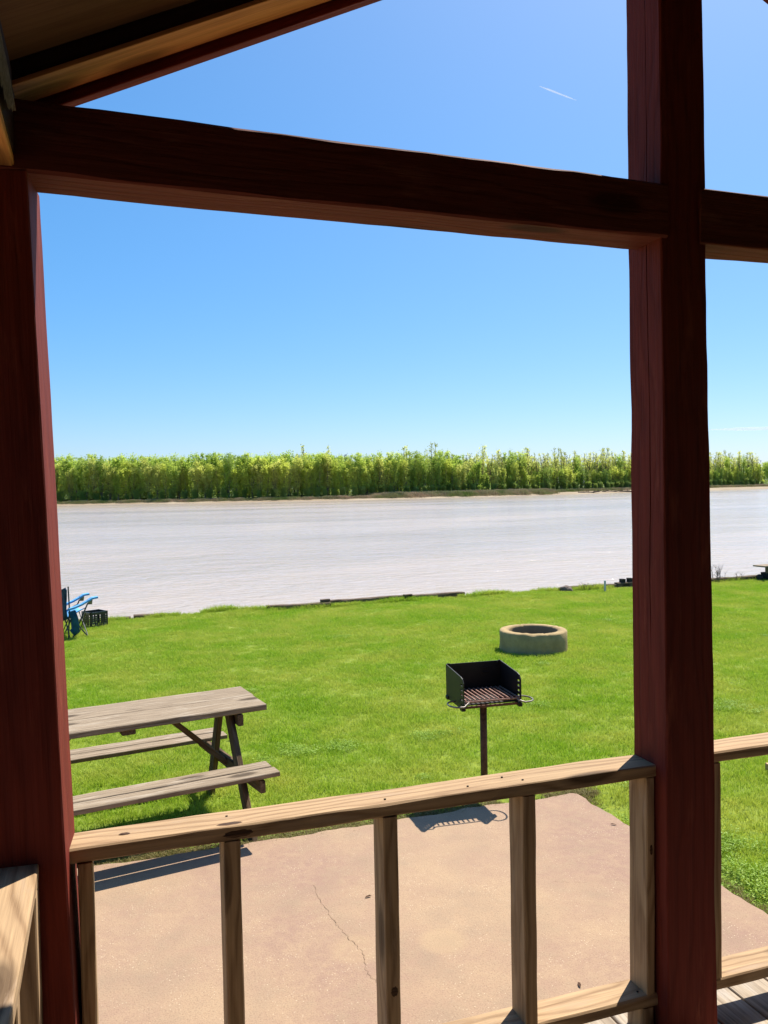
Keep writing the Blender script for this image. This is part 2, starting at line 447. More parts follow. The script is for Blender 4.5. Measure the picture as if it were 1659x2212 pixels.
# ------------------------------------------------------------ ground, water
rng = random.Random(4)
SHORE = [(-900, 330), (-300, 345), (-120, 330), (-17, 312), (56, 286), (107, 284), (162, 291), (217, 307), (308, 328), (520, 380), (1200, 560)]
def shore_y(x):
    for (x0, y0), (x1, y1) in zip(SHORE, SHORE[1:]):
        if x <= x1:
            t = (x - x0) / (x1 - x0); return y0 + (y1 - y0) * t + 2.2 * noise.noise(Vector((x * 0.05, 3, 1))) + 1.0 * noise.noise(Vector((x * 0.21, 7, 1)))
    return SHORE[-1][1]
def beach_w(x):
    return 13.0 + 18.0 * min(1, max(0, (x - 60) / 180.0))
def bank_edge(x):
    return 15.12 + 0.06 * noise.noise(Vector((x * 0.8, 0, 5)))
def lawn_z(x, y):
    z = 0.018 * noise.noise(Vector((x * 0.45, y * 0.45, 2.0))) + 0.008 * noise.noise(Vector((x * 1.9, y * 1.9, 4.0)))
    if y > 12:
        m = math.exp(-((y - 14.9) / 0.55) ** 2)
        z += m * (0.055 * math.exp(-((x - 1.95) / 0.75) ** 2) + 0.05 * math.exp(-((x - 7.9) / 1.1) ** 2) - 0.0)
    if x < 3.3 and y < 5.35: z = min(z, 0.0) - 0.03
    return z
def ground_z(x, y):
    e = bank_edge(x)
    if y <= e: return lawn_z(x, y)
    if y < 120:
        d = y - e
        return lawn_z(x, e) - min(4.2, 0.9 * min(d, 0.25) / 0.25 * 0.45 + max(0, d - 0.25) * 1.15)
    s = shore_y(x); d = y - s
    if d < 0: return -2.5 + max(-1.8, d * 0.06)
    w = beach_w(x)
    z = -2.5 + min(d, 3.0) * 0.2 + max(0, min(d, w) - 3.0) * 0.018
    if d > w: z += min(1.0, (d - w) * 0.12)
    return z + 0.12 * noise.noise(Vector((x * 0.12, y * 0.12, 9)))

def build_ground():
    xs = list(np.concatenate([np.arange(-2500, -60, 120), np.arange(-60, -6, 4), np.arange(-6, 18, 0.22), np.arange(18, 60, 4), np.arange(60, 360, 5), np.arange(360, 2600, 120)]))
    ys = list(np.concatenate([np.arange(-400, -10, 40), np.arange(-10, 3, 1.0), np.arange(3, 14.2, 0.25), np.arange(14.2, 16.4, 0.07), np.arange(16.5, 22, 0.6), np.arange(22, 270, 20), np.arange(270, 400, 2.2), np.arange(400, 3200, 200)]))
    vs = [(x, y, ground_z(x, y)) for y in ys for x in xs]
    n = len(xs)
    fs = [(j * n + i, j * n + i + 1, (j + 1) * n + i + 1, (j + 1) * n + i) for j in range(len(ys) - 1) for i in range(n - 1)]
    o = link('ground', me_from('ground', vs, fs), M_GROUND, smooth=True)
    tag(o, kind='structure')
build_ground()

def build_water():
    vs = [(-2500, 15.6, -2.5), (2500, 15.6, -2.5), (2500, 700, -2.5), (-2500, 700, -2.5)]
    o = link('water', me_from('water', vs, [(0, 1, 2, 3)]), M_WATER)
    tag(o, kind='structure')
build_water()

# ------------------------------------------------------------ concrete patio slab
CRACKS = [[(1.044, 4.485), (1.038, 4.239), (1.054, 4.047), (1.07, 3.917), (1.09, 3.815), (1.11, 3.717), (1.075, 3.60), (1.092, 3.495), (1.13, 3.38), (1.12, 3.25)],
          [(2.30, 4.05), (2.45, 3.98), (2.62, 3.95), (2.85, 3.90)]]
def slab():
    far, right = [], []
    x = -6.0
    while x < 3.14:
        far.append((x, 5.165 + 0.04 * noise.noise(Vector((x * 2.3, 0, 1))) + 0.025 * noise.noise(Vector((x * 9, 0, 1)))))
        x += 0.05
    y = 5.14
    while y > -3:
        right.append((3.15 + 0.03 * noise.noise(Vector((y * 2.3, 5, 1))) + 0.018 * noise.noise(Vector((y * 9, 5, 1))), y))
        y -= 0.05
    outline = far + [(3.12, 5.165)] + right + [(-6.0, -3.0)]
    n = len(outline)
    vs = [(a, b, 0.022) for a, b in outline] + [(a, b, -0.12) for a, b in outline]
    fs = [tuple(reversed(range(n)))] + [(i, (i + 1) % n, (i + 1) % n + n, i + n) for i in range(n)]
    o = link('concrete_patio', me_from('slab', vs, fs), M_CONC)
    tag(o, kind='structure')
    rr = random.Random(7)
    cv, cf = [], []
    for path in CRACKS:
        pts = []
        for (a, b) in zip(path, path[1:]):
            for k in range(8):
                t = k / 8
                pts.append((a[0] + (b[0] - a[0]) * t + rr.uniform(-.008, .008), a[1] + (b[1] - a[1]) * t + rr.uniform(-.006, .006)))
        for i, (px, py) in enumerate(pts):
            w = 0.0009 * (0.5 + rr.random()) * min(1, (len(pts) - i) / 8)
            cv += [(px - w, py, 0.0245), (px + w, py, 0.0245)]
            if i: k = len(cv) - 4; cf.append((k, k + 1, k + 3, k + 2))
    link('crack', me_from('crack', cv, cf), M_CRACK, o)
slab()

# ------------------------------------------------------------ porch
DZ = 0.595
porch = empty('porch', (1.6, 1.0, DZ))
tag(porch, 'dark red timber porch with gabled roof, square posts and tie beam', 'porch')
# posts (rough sawn six by six)
timber('post', (-0.151, 2.085, 0.0), (-0.2205, 2.085, 2.955), 0.165, 0.165, M_RED, porch, up=(-0.085, -1, 0), seed=1, rough=0.002, bevel=0.0035)
timber('post', (1.6125, 2.080, 0.0), (1.5885, 2.083, 4.03), 0.185, 0.158, M_RED, porch, up=(0, -1, 0), seed=2, rough=0.003, bevel=0.0035, w1=0.144, groove=('+y', 0.012, 0.007, 0.06))
timber('post', (3.38, 2.08, 0.0), (3.36, 2.08, 2.955), 0.165, 0.165, M_RED, porch, up=(0, -1, 0), seed=3, rough=0.004, bevel=0.006)
# tie beams
def tie(x0, x1, zt0, zb0, zt1, zb1, seed, y0=1.996, y1=2.132):
    z0, z1 = (zt0 + zb0) / 2, (zt1 + zb1) / 2
    o = timber('tie_beam', (x0, (y0 + y1) / 2, z0), (x1, (y0 + y1) / 2, z1), y1 - y0, zt0 - zb0, M_REDB, porch, seed=seed, rough=0.0035, bevel=0.006, h1=zt1 - zb1)
tie(-0.42, 1.536, 3.116, 2.957, 3.094, 2.941, 11)
tie(1.648, 3.46, 3.094, 2.936, 3.080, 2.925, 12)
# side plate beams carrying the eaves
timber('side_beam', (-0.262, -1.45, 3.085), (-0.250, 2.045, 3.085), 0.16, 0.19, M_SHADE, porch, seed=13, rough=0.002)  # shade on the beam's inner face put into the near-black colour
timber('lit_underside_board', (-0.264, -1.45, 2.976), (-0.252, 2.043, 2.976), 0.162, 0.024, M_BOUNCE, porch, seed=15, rough=0.002)  # added board, paints the beam's bounce-lit underside orange
timber('side_beam', (3.44, -1.45, 3.075), (3.44, 2.045, 3.075), 0.16, 0.212, M_CEIL, porch, seed=14, rough=0.004)
# roof
SL = 0.485; C0 = 3.276; RX = 1.59
def roof_z(x): return C0 + SL * (x if x <= RX else 2 * RX - x)
def sheet(name, x0, x1, y0, y1, dz, th, mat, wood_axis=True, parent=porch):
    p0 = Vector((x0, (y0 + y1) / 2, roof_z(x0) + dz + th / 2)); p1 = Vector((x1, (y0 + y1) / 2, roof_z(x1) + dz + th / 2))
    M, L = frame(p0, p1)
    return link(name, timber_mesh(L, y1 - y0, th, seed=5, rough=0.0006, bevel=0.001, step=0.3), mat, parent, M)
for (a, b) in ((-1.05, RX - 0.002), (RX * 2 + 0.95, RX + 0.002)):
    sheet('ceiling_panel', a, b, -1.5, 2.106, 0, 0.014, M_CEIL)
    sheet('roof_cover', a, b, -1.52, 2.165, 0.017, 0.02, M_SHINGLE)
    # flat rafter under the sheathing at the gable and the barge board outside it
    sheet('rafter', a, b, 1.996, 2.103, -0.044, 0.041, M_SHADE)  # unlit inner face of the rafter painted near-black
    sheet('lit_underside_strip', a, b, 1.994, 2.101, -0.055, 0.0105, M_BOUNCE)  # added strip, light bounced onto the rafter's underside painted as orange
    p0 = Vector((a, 2.125, roof_z(a) - 0.03)); p1 = Vector((b, 2.125, roof_z(b) - 0.03))
    M, L = frame(p0, p1)
    link('barge_board', timber_mesh(L, 0.036, 0.094, seed=6, rough=0.001, bevel=0.002, step=0.3), M_RED, porch, M)
timber('ridge_board', (RX, -1.45, roof_z(RX) - 0.115), (RX, 1.99, roof_z(RX) - 0.115), 0.04, 0.20, M_BOUNCE, porch, seed=8)
# loose grey splinter on the side beam
bm = bmesh.new()
for (y0, y1, z0, z1, th) in ((1.55, 1.90, 2.985, 3.075, 0.012),):
    n = 14
    top = []; bot = []
    for i in range(n + 1):
        y = y0 + (y1 - y0) * i / n
        zt = z1 - 0.008 * random.Random(i).random() - 0.03 * (i / n) ** 3
        zb = z0 + 0.02 * random.Random(i + 50).random() + (0.05 * (i / n) ** 4)
        top.append(bm.verts.new((-0.168 + th, y, zt))); bot.append(bm.verts.new((-0.166 + th * 0.4, y, zb)))
    for i in range(n): bm.faces.new((top[i], top[i + 1], bot[i + 1], bot[i]))
    r = bmesh.ops.solidify(bm, geom=list(bm.faces), thickness=0.006)
sp = link('splinter', me_bm('splinter', bm), M_GREY, porch)
sp['label'] = 'torn grey splinter of raw wood'
# deck: boards running out towards the lake
deck_boards = []
x = -0.75; i = 0
while x < 3.95:
    w = 0.140
    timber('deck_board', (x + w / 2, -1.45, DZ - 0.019), (x + w / 2, 2.235 + 0.004 * math.sin(i * 5), DZ - 0.019), w, 0.036, M_DECK, porch, seed=40 + i, rough=0.0012, bevel=0.003, step=0.2)
    x += 0.1465; i += 1
for yy in (-1.2, 0.4, 1.9):
    timber('joist', (-0.7, yy, DZ - 0.11), (3.9, yy, DZ - 0.11), 0.04, 0.14, M_DECK, porch, seed=int(yy * 10) + 90)
# cabin wall behind the viewer, widened, plus unseen side wall added to darken porch
bm = bmesh.new()
x = -6.0
while x < 8.0:
    bm_box(bm, (x + 0.09, -0.9, 2.3), (0.176, 0.05, 4.5), bevel=0.004)
    x += 0.18
y = -0.85
while y < 1.2:
    bm_box(bm, (3.50, y + 0.09, 1.85), (0.05, 0.176, 2.5), bevel=0.004)
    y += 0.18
link('cabin_wall_light_block', me_bm('cabin_wall_light_block', bm), M_SHADE, porch)

# ------------------------------------------------------------ railings
RT, RB = 1.413, 0.722      # tops of the top and bottom rails
def baluster(par, x, y0, y1, z0, z1, w, seed):
    return timber('baluster', (x, (y0 + y1) / 2, z0), (x + 0.0, (y0 + y1) / 2, z1), w, y1 - y0, M_PINE, par, up=(0, -1, 0), seed=seed, rough=0.0025, bevel=0.003)
r1 = empty('railing', (0.7, 2.1, DZ))
tag(r1, 'unpainted pine railing between the two red posts in front of the patio', 'railing', 'pine porch railings')
timber('top_rail', (-0.108, 2.104, RT - 0.019), (1.520, 2.104, RT - 0.0185), 0.104, 0.037, M_PINE, r1, seed=21, rough=0.003, bevel=0.004, chips=((1.13, -1, 1, 0.05, 0.006), (0.56, -1, 1, 0.05, 0.004)))
timber('bottom_rail', (-0.105, 2.100, RB - 0.019), (1.522, 2.100, RB - 0.019), 0.098, 0.037, M_PINE, r1, seed=22, rough=0.003, bevel=0.004)
for k, (xl, w) in enumerate(((-0.088, 0.035), (0.252, 0.042), (0.668, 0.042), (1.080, 0.040), (1.486, 0.029))):
    z0 = DZ if k == 4 else RB + 0.0005
    if k == 4:
        baluster(r1, xl + w / 2, 2.052, 2.140, RB + 0.0005, RT - 0.0385, w, 30 + k)
        b = timber('support_block', (xl - 0.01 + w / 2, 2.095, DZ), (xl - 0.01 + w / 2, 2.095, RB - 0.0385), 0.038, 0.088, M_PINE, r1, up=(0, -1, 0), seed=39)
    else:
        baluster(r1, xl + w / 2, 2.052, 2.140, z0, RT - 0.0385, w, 30 + k)
# big knots that show on the boards: dark, slightly raised hard grain
M_KNOT = wood('knot_wood', (0.10, 0.05, 0.025), (0.035, 0.018, 0.010), ring=60, knots=False, bump=0.8)
def knot(par, c, rx, rz, axis):
    bm = bmesh.new()
    n_ = 18
    cv = bm.verts.new((0, 0, 0.0016))
    r1_ = [bm.verts.new((rx * .6 * (1 + .1 * math.sin(3 * k)) * math.cos(2 * math.pi * k / n_), rz * .6 * (1 + .12 * math.cos(2 * k)) * math.sin(2 * math.pi * k / n_), 0.0012)) for k in range(n_)]
    r2_ = [bm.verts.new((rx * (1 + .12 * math.sin(4 * k)) * math.cos(2 * math.pi * k / n_), rz * (1 + .15 * math.cos(3 * k)) * math.sin(2 * math.pi * k / n_), -0.003)) for k in range(n_)]
    for k in range(n_):
        bm.faces.new((cv, r1_[k], r1_[(k + 1) % n_])); bm.faces.new((r1_[k], r2_[k], r2_[(k + 1) % n_], r1_[(k + 1) % n_]))
    Mx = Matrix.Translation(c)
    if axis == 'y': Mx = Mx @ Matrix.Rotation(R(90), 4, 'X')
    link('knot', me_bm('knot', bm), M_KNOT, par, Mx, smooth=True)
knot(r1, (0.29, 2.0525, 1.392), 0.050, 0.013, 'y'); knot(r1, (0.27, 2.070, 1.4128), 0.045, 0.012, 'z')
knot(r1, (0.692, 2.0515, 0.905), 0.014, 0.020, 'y'); knot(r1, (0.274, 2.0515, 0.80), 0.015, 0.018, 'y')
knot(r1, (1.502, 2.0515, 1.16), 0.009, 0.026, 'y'); knot(r1, (0.02, 2.10, 1.4135), 0.018, 0.009, 'z')
def nails(par, spots, z):
    for (nx, ny) in spots:
        bm = bmesh.new(); bm_tube(bm, [(0, 0, -0.004), (0, 0, 0.0008)], 0.0033, 8)
        link('nail', me_bm('nail', bm), M_TAR, par, Matrix.Translation((nx, ny, z)))
nails(r1, [(0.27, 2.12), (0.685, 2.083), (0.93, 2.09), (1.095, 2.08), (1.05, 2.12)], RT + 0.0005)
nails(r1, [(0.69, 2.10), (1.10, 2.075), (1.11, 2.12), (1.47, 2.08)], RB + 0.0005)
r2 = empty('railing', (2.5, 2.1, DZ))
tag(r2, 'short stretch of pine railing right of the right red post, running out of frame', 'railing', 'pine porch railings')
timber('top_rail', (1.700, 2.104, RT - 0.007), (3.29, 2.104, RT - 0.004), 0.104, 0.035, M_PINE, r2, seed=23, rough=0.003, bevel=0.004)
timber('bottom_rail', (1.702, 2.100, RB - 0.019), (3.29, 2.100, RB - 0.019), 0.098, 0.037, M_PINE, r2, seed=24, rough=0.003, bevel=0.004)
for k, xl in enumerate((1.716, 2.16, 2.57, 2.98, 3.25)):
    baluster(r2, xl + 0.02, 2.052, 2.140, RB + 0.0005, RT - 0.026, 0.038, 50 + k)
r3 = empty('railing', (-0.22, 0.5, DZ))
tag(r3, 'pine side railing at the left edge, running back from the left post', 'railing', 'pine porch railings')
timber('top_rail', (-0.225, -1.4, RT - 0.019), (-0.225, 2.010, RT - 0.019), 0.116, 0.037, M_PINE, r3, seed=25, rough=0.0015, bevel=0.005)
timber('bottom_rail', (-0.225, -1.4, RB - 0.019), (-0.225, 2.0, RB - 0.019), 0.098, 0.037, M_PINE, r3, seed=26, rough=0.003)
for k, yy in enumerate((1.955, 1.55, 1.14, 0.73, 0.32, -0.1, -0.5, -0.9, -1.3)):
    timber('baluster', (-0.212, yy, RB + 0.0005), (-0.212, yy, RT - 0.0385), 0.088, 0.04 if k else 0.085, M_PINE, r3, up=(0, -1, 0), seed=60 + k, rough=0.002, bevel=0.003)

# ------------------------------------------------------------ picnic table
def picnic():
    root = empty('picnic_table', (0.0, 5.95, 0))
    tag(root, 'weathered grey wooden picnic table with attached benches, standing on grass beside the patio', 'picnic table')
    a = math.atan(0.17)
    d = Vector((math.cos(a), math.sin(a), 0)); nrm = Vector((-math.sin(a), math.cos(a), 0))
    E = Vector((0.955, 5.98, 0))           # right end of the table's axis
    L = 1.85
    def at(s, o, z): return E - d * s + nrm * o + Vector((0, 0, z))
    # two-board top
    for k, o in enumerate((-0.186, 0.116)):
        timber('tabletop_board', at(L, o, 0.740), at(-0.01 * k, o, 0.740), 0.298, 0.040, M_GREY, root, seed=70 + k, rough=0.002)
    for bz, oc, ee, bw in ((0.432, -0.685, 0.095, 0.116), (0.350, 0.53, 0.06, 0.116)):
        for k in (-1, 1):
            timber('bench_board', at(L + 0.02, oc + k * (bw / 2 + 0.0085), bz), at(ee + 0.004 * k, oc + k * (bw / 2 + 0.0085), bz), bw, 0.030, M_GREY, root, seed=int(80 + oc * 10 + k), rough=0.002)
    for s in (0.20, L - 0.20):
        # splayed legs, cleat under the top, cross bar carrying the benches
        sg = 1 if s < 1 else -1
        timber('leg', at(s + 0.05 * sg, -0.74, -0.03), at(s + 0.03 * sg, -0.20, 0.715), 0.085, 0.038, M_LEG, root, up=d, seed=90)
        timber('leg', at(s + 0.05 * sg, 0.24, -0.05), at(s + 0.03 * sg, 0.0, 0.715), 0.085, 0.038, M_LEG, root, up=d, seed=91)
        timber('cleat', at(s - 0.01 * sg, -0.34, 0.676), at(s - 0.01 * sg, 0.24, 0.676), 0.038, 0.078, M_LEG, root, seed=92)
        timber('cross_bar', at(s + 0.005 * sg, -0.80, 0.368), at(s + 0.005 * sg, 0.62, 0.288), 0.038, 0.078, M_LEG, root, seed=93)
        timber('diagonal_brace', at(s + 0.025 * sg, -0.09, 0.33), at(s + 0.42 * sg, -0.09, 0.70), 0.060, 0.038, M_LEG, root, seed=94)
    timber('cleat', at(L / 2, -0.32, 0.703), at(L / 2, 0.24, 0.703), 0.088, 0.032, M_LEG, root, seed=95)
picnic()

# ------------------------------------------------------------ pedestal grill
def grill():
    cx, cy, rz = 2.560, 5.455, R(-4)
    root = empty('pedestal_grill', (cx, cy, 0), rz)
    tag(root, 'black steel pedestal grill with open firebox on a rusty pole beside the patio', 'grill')
    M0 = WM[root.name]
    W_, D_, Z0, Z1 = 0.430, 0.375, 0.690, 0.922
    bm = bmesh.new()
    # bottom tray
    bm_box(bm, (0, 0.022, Z0 + 0.004), (W_, D_ - 0.045, 0.008))
    bm_box(bm, (0, D_ / 2, (Z0 + Z1) / 2), (W_ + 0.006, 0.006, Z1 - Z0))
    # side plates: profile with a sloped top corner, pierced by a row of slots near the front
    for sx in (-1, 1):
        prof = [(-D_ / 2, Z0), (-D_ / 2, Z1 - 0.062), (-D_ / 2 + 0.012, Z1 - 0.040), (-D_ / 2 + 0.035, Z1 - 0.028), (D_ / 2, Z1), (D_ / 2, Z0)]
        slots = [(-D_ / 2 + 0.022, Z0 + 0.018 + 0.042 * k, 0.030, 0.014) for k in range(5)]
        # strips: front strip, slot column broken into bars, rear plate
        y0, y1 = -D_ / 2 + 0.022, -D_ / 2 + 0.060
        xx = sx * W_ / 2
        def quad(a, b, c, d_):
            vs = [bm.verts.new((xx - 0.003, *p)) for p in (a, b, c, d_)]
            ws = [bm.verts.new((xx + 0.003, *p)) for p in (a, b, c, d_)]
            bm.faces.new(vs[::-1]); bm.faces.new(ws)
            for i in range(4): bm.faces.new((vs[i], vs[(i + 1) % 4], ws[(i + 1) % 4], ws[i]))
        def topz(y):
            pts = prof[1:5]
            for (a, za), (b, zb) in zip(pts, pts[1:]):
                if y <= b: return za + (zb - za) * (y - a) / (b - a + 1e-9)
            return Z1
        quad((-D_ / 2, Z0 - 0.02), (y0, Z0 - 0.02), (y0, topz(y0)), (-D_ / 2, topz(-D_ / 2)))
        quad((y1, Z0 - 0.02), (D_ / 2, Z0 - 0.02), (D_ / 2, Z1), (y1, topz(y1)))
        zz = Z0 - 0.02
        for k in range(5):
            za = Z0 + 0.006 + 0.035 * k
            quad((y0, zz), (y1, zz), (y1, za), (y0, za)); zz = za + 0.014
        quad((y0, zz), (y1, zz), (y1, topz(y1)), (y0, topz(y0)))
        # curled tabs at the rear top corners
        bm_tube(bm, [(sx * (W_ / 2 - 0.004), D_ / 2 - 0.01, Z1 + 0.004), (sx * (W_ / 2 - 0.022), D_ / 2 - 0.014, Z1 + 0.003), (sx * (W_ / 2 - 0.034), D_ / 2 - 0.014, Z1 - 0.014)], 0.004, 6)
        # back slots are seen as small raised louvres
    for k in range(2):
        bm_box(bm, (0.09, D_ / 2 - 0.006, Z1 - 0.045 - 0.035 * k), (0.045, 0.012, 0.006))
        bm_box(bm, (-0.13, D_ / 2 - 0.006, Z1 - 0.035 - 0.035 * k), (0.04, 0.012, 0.006))
    # hinge blocks at the lower front corners
    for sx in (-1, 1):
        bm_box(bm, (sx * (W_ / 2), -D_ / 2 + 0.03, Z0 - 0.014), (0.03, 0.05, 0.03), bevel=0.004)
        bm_box(bm, (sx * (W_ / 2 + 0.004), D_ / 2 - 0.03, Z0 - 0.008), (0.02, 0.045, 0.03), bevel=0.004)
    link('firebox', me_bm('firebox', bm), M_IRON, root, M0)
    bm = bmesh.new()
    gz = Z0 + 0.042
    nb = 12
    for i in range(nb):
        x_ = -W_ / 2 + 0.022 + (W_ - 0.044) * i / (nb - 1)
        bm_tube(bm, [(x_, -D_ / 2 + 0.012, gz), (x_, D_ / 2 - 0.03, gz)], 0.0066, 6)
    bm_tube(bm, [(-W_ / 2 + 0.01, -D_ / 2 - 0.004, gz - 0.004), (W_ / 2 - 0.01, -D_ / 2 - 0.004, gz - 0.004)], 0.0065, 6)
    bm_tube(bm, [(-W_ / 2 + 0.01, D_ / 2 - 0.03, gz - 0.008), (W_ / 2 - 0.01, D_ / 2 - 0.03, gz - 0.008)], 0.006, 6)
    g = link('cooking_grate', me_bm('grate', bm), M_GRATE, root, M0)
    # loop handles sticking out at both sides
    for sx in (-1, 1):
        bm = bmesh.new()
        pts = []
        for k in range(13):
            th = -math.pi / 2 + math.pi * k / 12
            pts.append((sx * (W_ / 2 + 0.012 + 0.088 * max(0, math.cos(th)) ** 0.7), -D_ / 2 + 0.045 + 0.088 * math.sin(th), gz - 0.026))
        pts = [(sx * (W_ / 2 - 0.035), -D_ / 2 - 0.006, gz - 0.006), (sx * (W_ / 2 - 0.012), -D_ / 2 - 0.014, gz - 0.020)] + pts
        bm_tube(bm, pts, 0.0062, 8)
        link('handle', me_bm('handle', bm), M_HANDLE, root, M0, smooth=True)
    bm = bmesh.new()
    bm_tube(bm, [(0, 0, Z0 - 0.045), (0, 0, Z0)], 0.040, 14)
    bm_tube(bm, [(0, 0, Z0 - 0.060), (0, 0, Z0 - 0.040)], [0.030, 0.038], 14)
    bm_box(bm, (-0.035, -0.01, Z0 - 0.02), (0.04, 0.05, 0.035), bevel=0.003)
    bm_box(bm, (0, -D_ / 2 + 0.035, Z0 - 0.010), (W_, 0.012, 0.016))
    link('collar', me_bm('collar', bm), M_RUST, root, M0)
    bm = bmesh.new()
    bm_tube(bm, [(0, 0, -0.1), (0, 0, Z0 - 0.05)], 0.0255, 16)
    link('pole', me_bm('pole', bm), M_RUST, root, M0, smooth=True)
grill()

# ------------------------------------------------------------ fire ring
def fire_ring():
    cx, cy = 5.47, 10.03
    ro, ri, h = 0.455, 0.325, 0.265
    n = 96
    bm = bmesh.new()
    prof = [(ro + 0.006, -0.05), (ro + 0.004, 0.03), (ro, h * 0.5), (ro, h - 0.018), (ro - 0.014, h - 0.002), (ro - 0.05, h + 0.002), (ri + 0.015, h - 0.002), (ri, h - 0.02), (ri + 0.008, 0.03)]
    rings = []
    for (r_, z) in prof:
        ring = []
        for k in range(n):
            th = 2 * math.pi * k / n
            rr = r_ * (1 + 0.010 * noise.noise(Vector((math.cos(th) * 2.2, math.sin(th) * 2.2, z * 5))))
            zz = z + 0.008 * noise.noise(Vector((math.cos(th) * 5, math.sin(th) * 5, 3))) * (z > 0.2)
            # chips in the rim and the joint between two cast segments
            c = math.exp(-((th - 4.22) / 0.10) ** 2)
            if z > 0.2 and r_ > ri + 0.08: zz -= 0.018 * c; rr -= 0.006 * c
            for jt in (4.62, 1.5, 3.05, 0.1):
                if abs(th - jt) < 0.034: rr -= 0.010 if r_ > ri + 0.05 else -0.01; zz -= 0.006 if z > 0.2 else 0
            ring.append(bm.verts.new((rr * math.cos(th), rr * math.sin(th), zz)))
        rings.append(ring)
    for a, b in zip(rings, rings[1:]):
        for k in range(n): bm.faces.new((a[k], a[(k + 1) % n], b[(k + 1) % n], b[k]))
    root = empty('fire_ring', (cx, cy, 0))
    tag(root, 'round tan concrete fire ring sitting on the open lawn behind the grill', 'fire ring')
    link('ring_wall', me_bm('ring', bm), M_RING, root, WM[root.name], smooth=True)
    bm = bmesh.new()
    rr = random.Random(3)
    c = bm.verts.new((0, 0, 0.09))
    prev = None; first = None; rgs = []
    for q in range(1, 9):
        rgs.append([bm.verts.new((0.335 * q / 8 * math.cos(2 * math.pi * k / 40), 0.335 * q / 8 * math.sin(2 * math.pi * k / 40), 0.08 + rr.uniform(-.02, .025) + 0.05 * (q / 8) ** 2)) for k in range(40)])
    for k in range(40): bm.faces.new((c, rgs[0][k], rgs[0][(k + 1) % 40]))
    for a, b in zip(rgs, rgs[1:]):
        for k in range(40): bm.faces.new((a[k], b[k], b[(k + 1) % 40], a[(k + 1) % 40]))
    link('ash_bed', me_bm('ash', bm), M_CHAR, root, WM[root.name])
fire_ring()

# ------------------------------------------------------------ camp chair and crate
def chair():
    root = empty('camp_chair', (-0.575, 13.80, 0), R(15))
    tag(root, 'folding camp chair with navy back and bright blue armrest at the water edge', 'chair')
    M0 = WM[root.name]
    bm = bmesh.new()
    ys = (-0.26, 0.26)
    for y in ys:
        bm_tube(bm, [(-0.10, y, 0.0), (-0.075, y, 0.45), (-0.085, y, 0.80)], 0.011, 6)      # back upright
        bm_tube(bm, [(0.19, y, 0.0), (-0.07, y, 0.36)], 0.011, 6)
        bm_tube(bm, [(-0.04, y, 0.0), (0.20, y, 0.52)], 0.011, 6)
    bm_tube(bm, [(0.19, -0.26, 0.01), (0.17, 0.26, 0.38)], 0.009, 6)
    bm_tube(bm, [(0.17, -0.26, 0.38), (0.19, 0.26, 0.01)], 0.009, 6)
    bm_tube(bm, [(-0.08, -0.26, 0.01), (-0.06, 0.26, 0.38)], 0.009, 6)
    bm_tube(bm, [(-0.06, -0.26, 0.38), (-0.08, 0.26, 0.01)], 0.009, 6)
    link('frame', me_bm('frame', bm), M_TUBE, root, M0)
    def cloth(name, pts, mat, y0=-0.25, y1=0.25, sag=0.02, th=0.012, tip=1.0):
        n = 12; vs = []; fs = []
        m = len(pts)
        for j, (px, pz) in enumerate(pts):
            for k in range(n + 1):
                t = k / n
                s_ = sag * math.sin(math.pi * t)
                vs.append((px - s_ * 0.6, y0 + (y1 - y0) * t, pz - s_))
        for j in range(m - 1):
            for k in range(n):
                a = j * (n + 1) + k
                fs.append((a, a + 1, a + n + 2, a + n + 1))
        me = me_from(name, vs, fs)
        bm = bmesh.new(); bm.from_mesh(me); bmesh.ops.solidify(bm, geom=list(bm.faces), thickness=th); bm.to_mesh(me); bm.free()
        return link(name, me, mat, root, M0, smooth=True)
    cloth('backrest', [(-0.10, 0.30), (-0.115, 0.45), (-0.105, 0.62), (-0.10, 0.74), (-0.12, 0.79)], M_NAVY, sag=0.05, th=0.02)
    cloth('seat', [(0.16, 0.455), (0.10, 0.43), (0.02, 0.39), (-0.05, 0.36), (-0.09, 0.33)], M_BLUE, sag=0.045)
    cloth('side_pocket', [(-0.085, 0.40), (-0.05, 0.28), (-0.04, 0.14), (-0.07, 0.12)], M_TEAL, y0=-0.285, y1=-0.20, sag=0.0, th=0.10)
    for y in ys:
        bm = bmesh.new()
        n = 9
        pts = [(-0.09, 0.455), (0.0, 0.475), (0.10, 0.51), (0.19, 0.555), (0.26, 0.595), (0.345, 0.605)]
        up = []; lo = []
        for i, (px, pz) in enumerate(pts):
            w = 0.045 if i < 4 else 0.055
            up.append((bm.verts.new((px, y - w, pz + 0.01)), bm.verts.new((px, y + w, pz + 0.01))))
            lo.append((bm.verts.new((px, y - w, pz - 0.018)), bm.verts.new((px, y + w, pz - 0.018))))
        for i in range(len(pts) - 1):
            bm.faces.new((up[i][0], up[i + 1][0], up[i + 1][1], up[i][1])); bm.faces.new((lo[i][0], lo[i][1], lo[i + 1][1], lo[i + 1][0]))
            bm.faces.new((up[i][0], lo[i][0], lo[i + 1][0], up[i + 1][0])); bm.faces.new((up[i][1], up[i + 1][1], lo[i + 1][1], lo[i][1]))
        bm.faces.new((up[0][0], up[0][1], lo[0][1], lo[0][0])); bm.faces.new((up[-1][0], lo[-1][0], lo[-1][1], up[-1][1]))
        arm = link('armrest', me_bm('armrest', bm), M_BLUE, root, M0)
        bm = bmesh.new()
        bm_tube(bm, [(0.235, y, 0.50), (0.235, y, 0.575)], [0.03, 0.04], 12)
        link('cup_holder', me_bm('cup', bm), M_GREY, arm, M0)
chair()

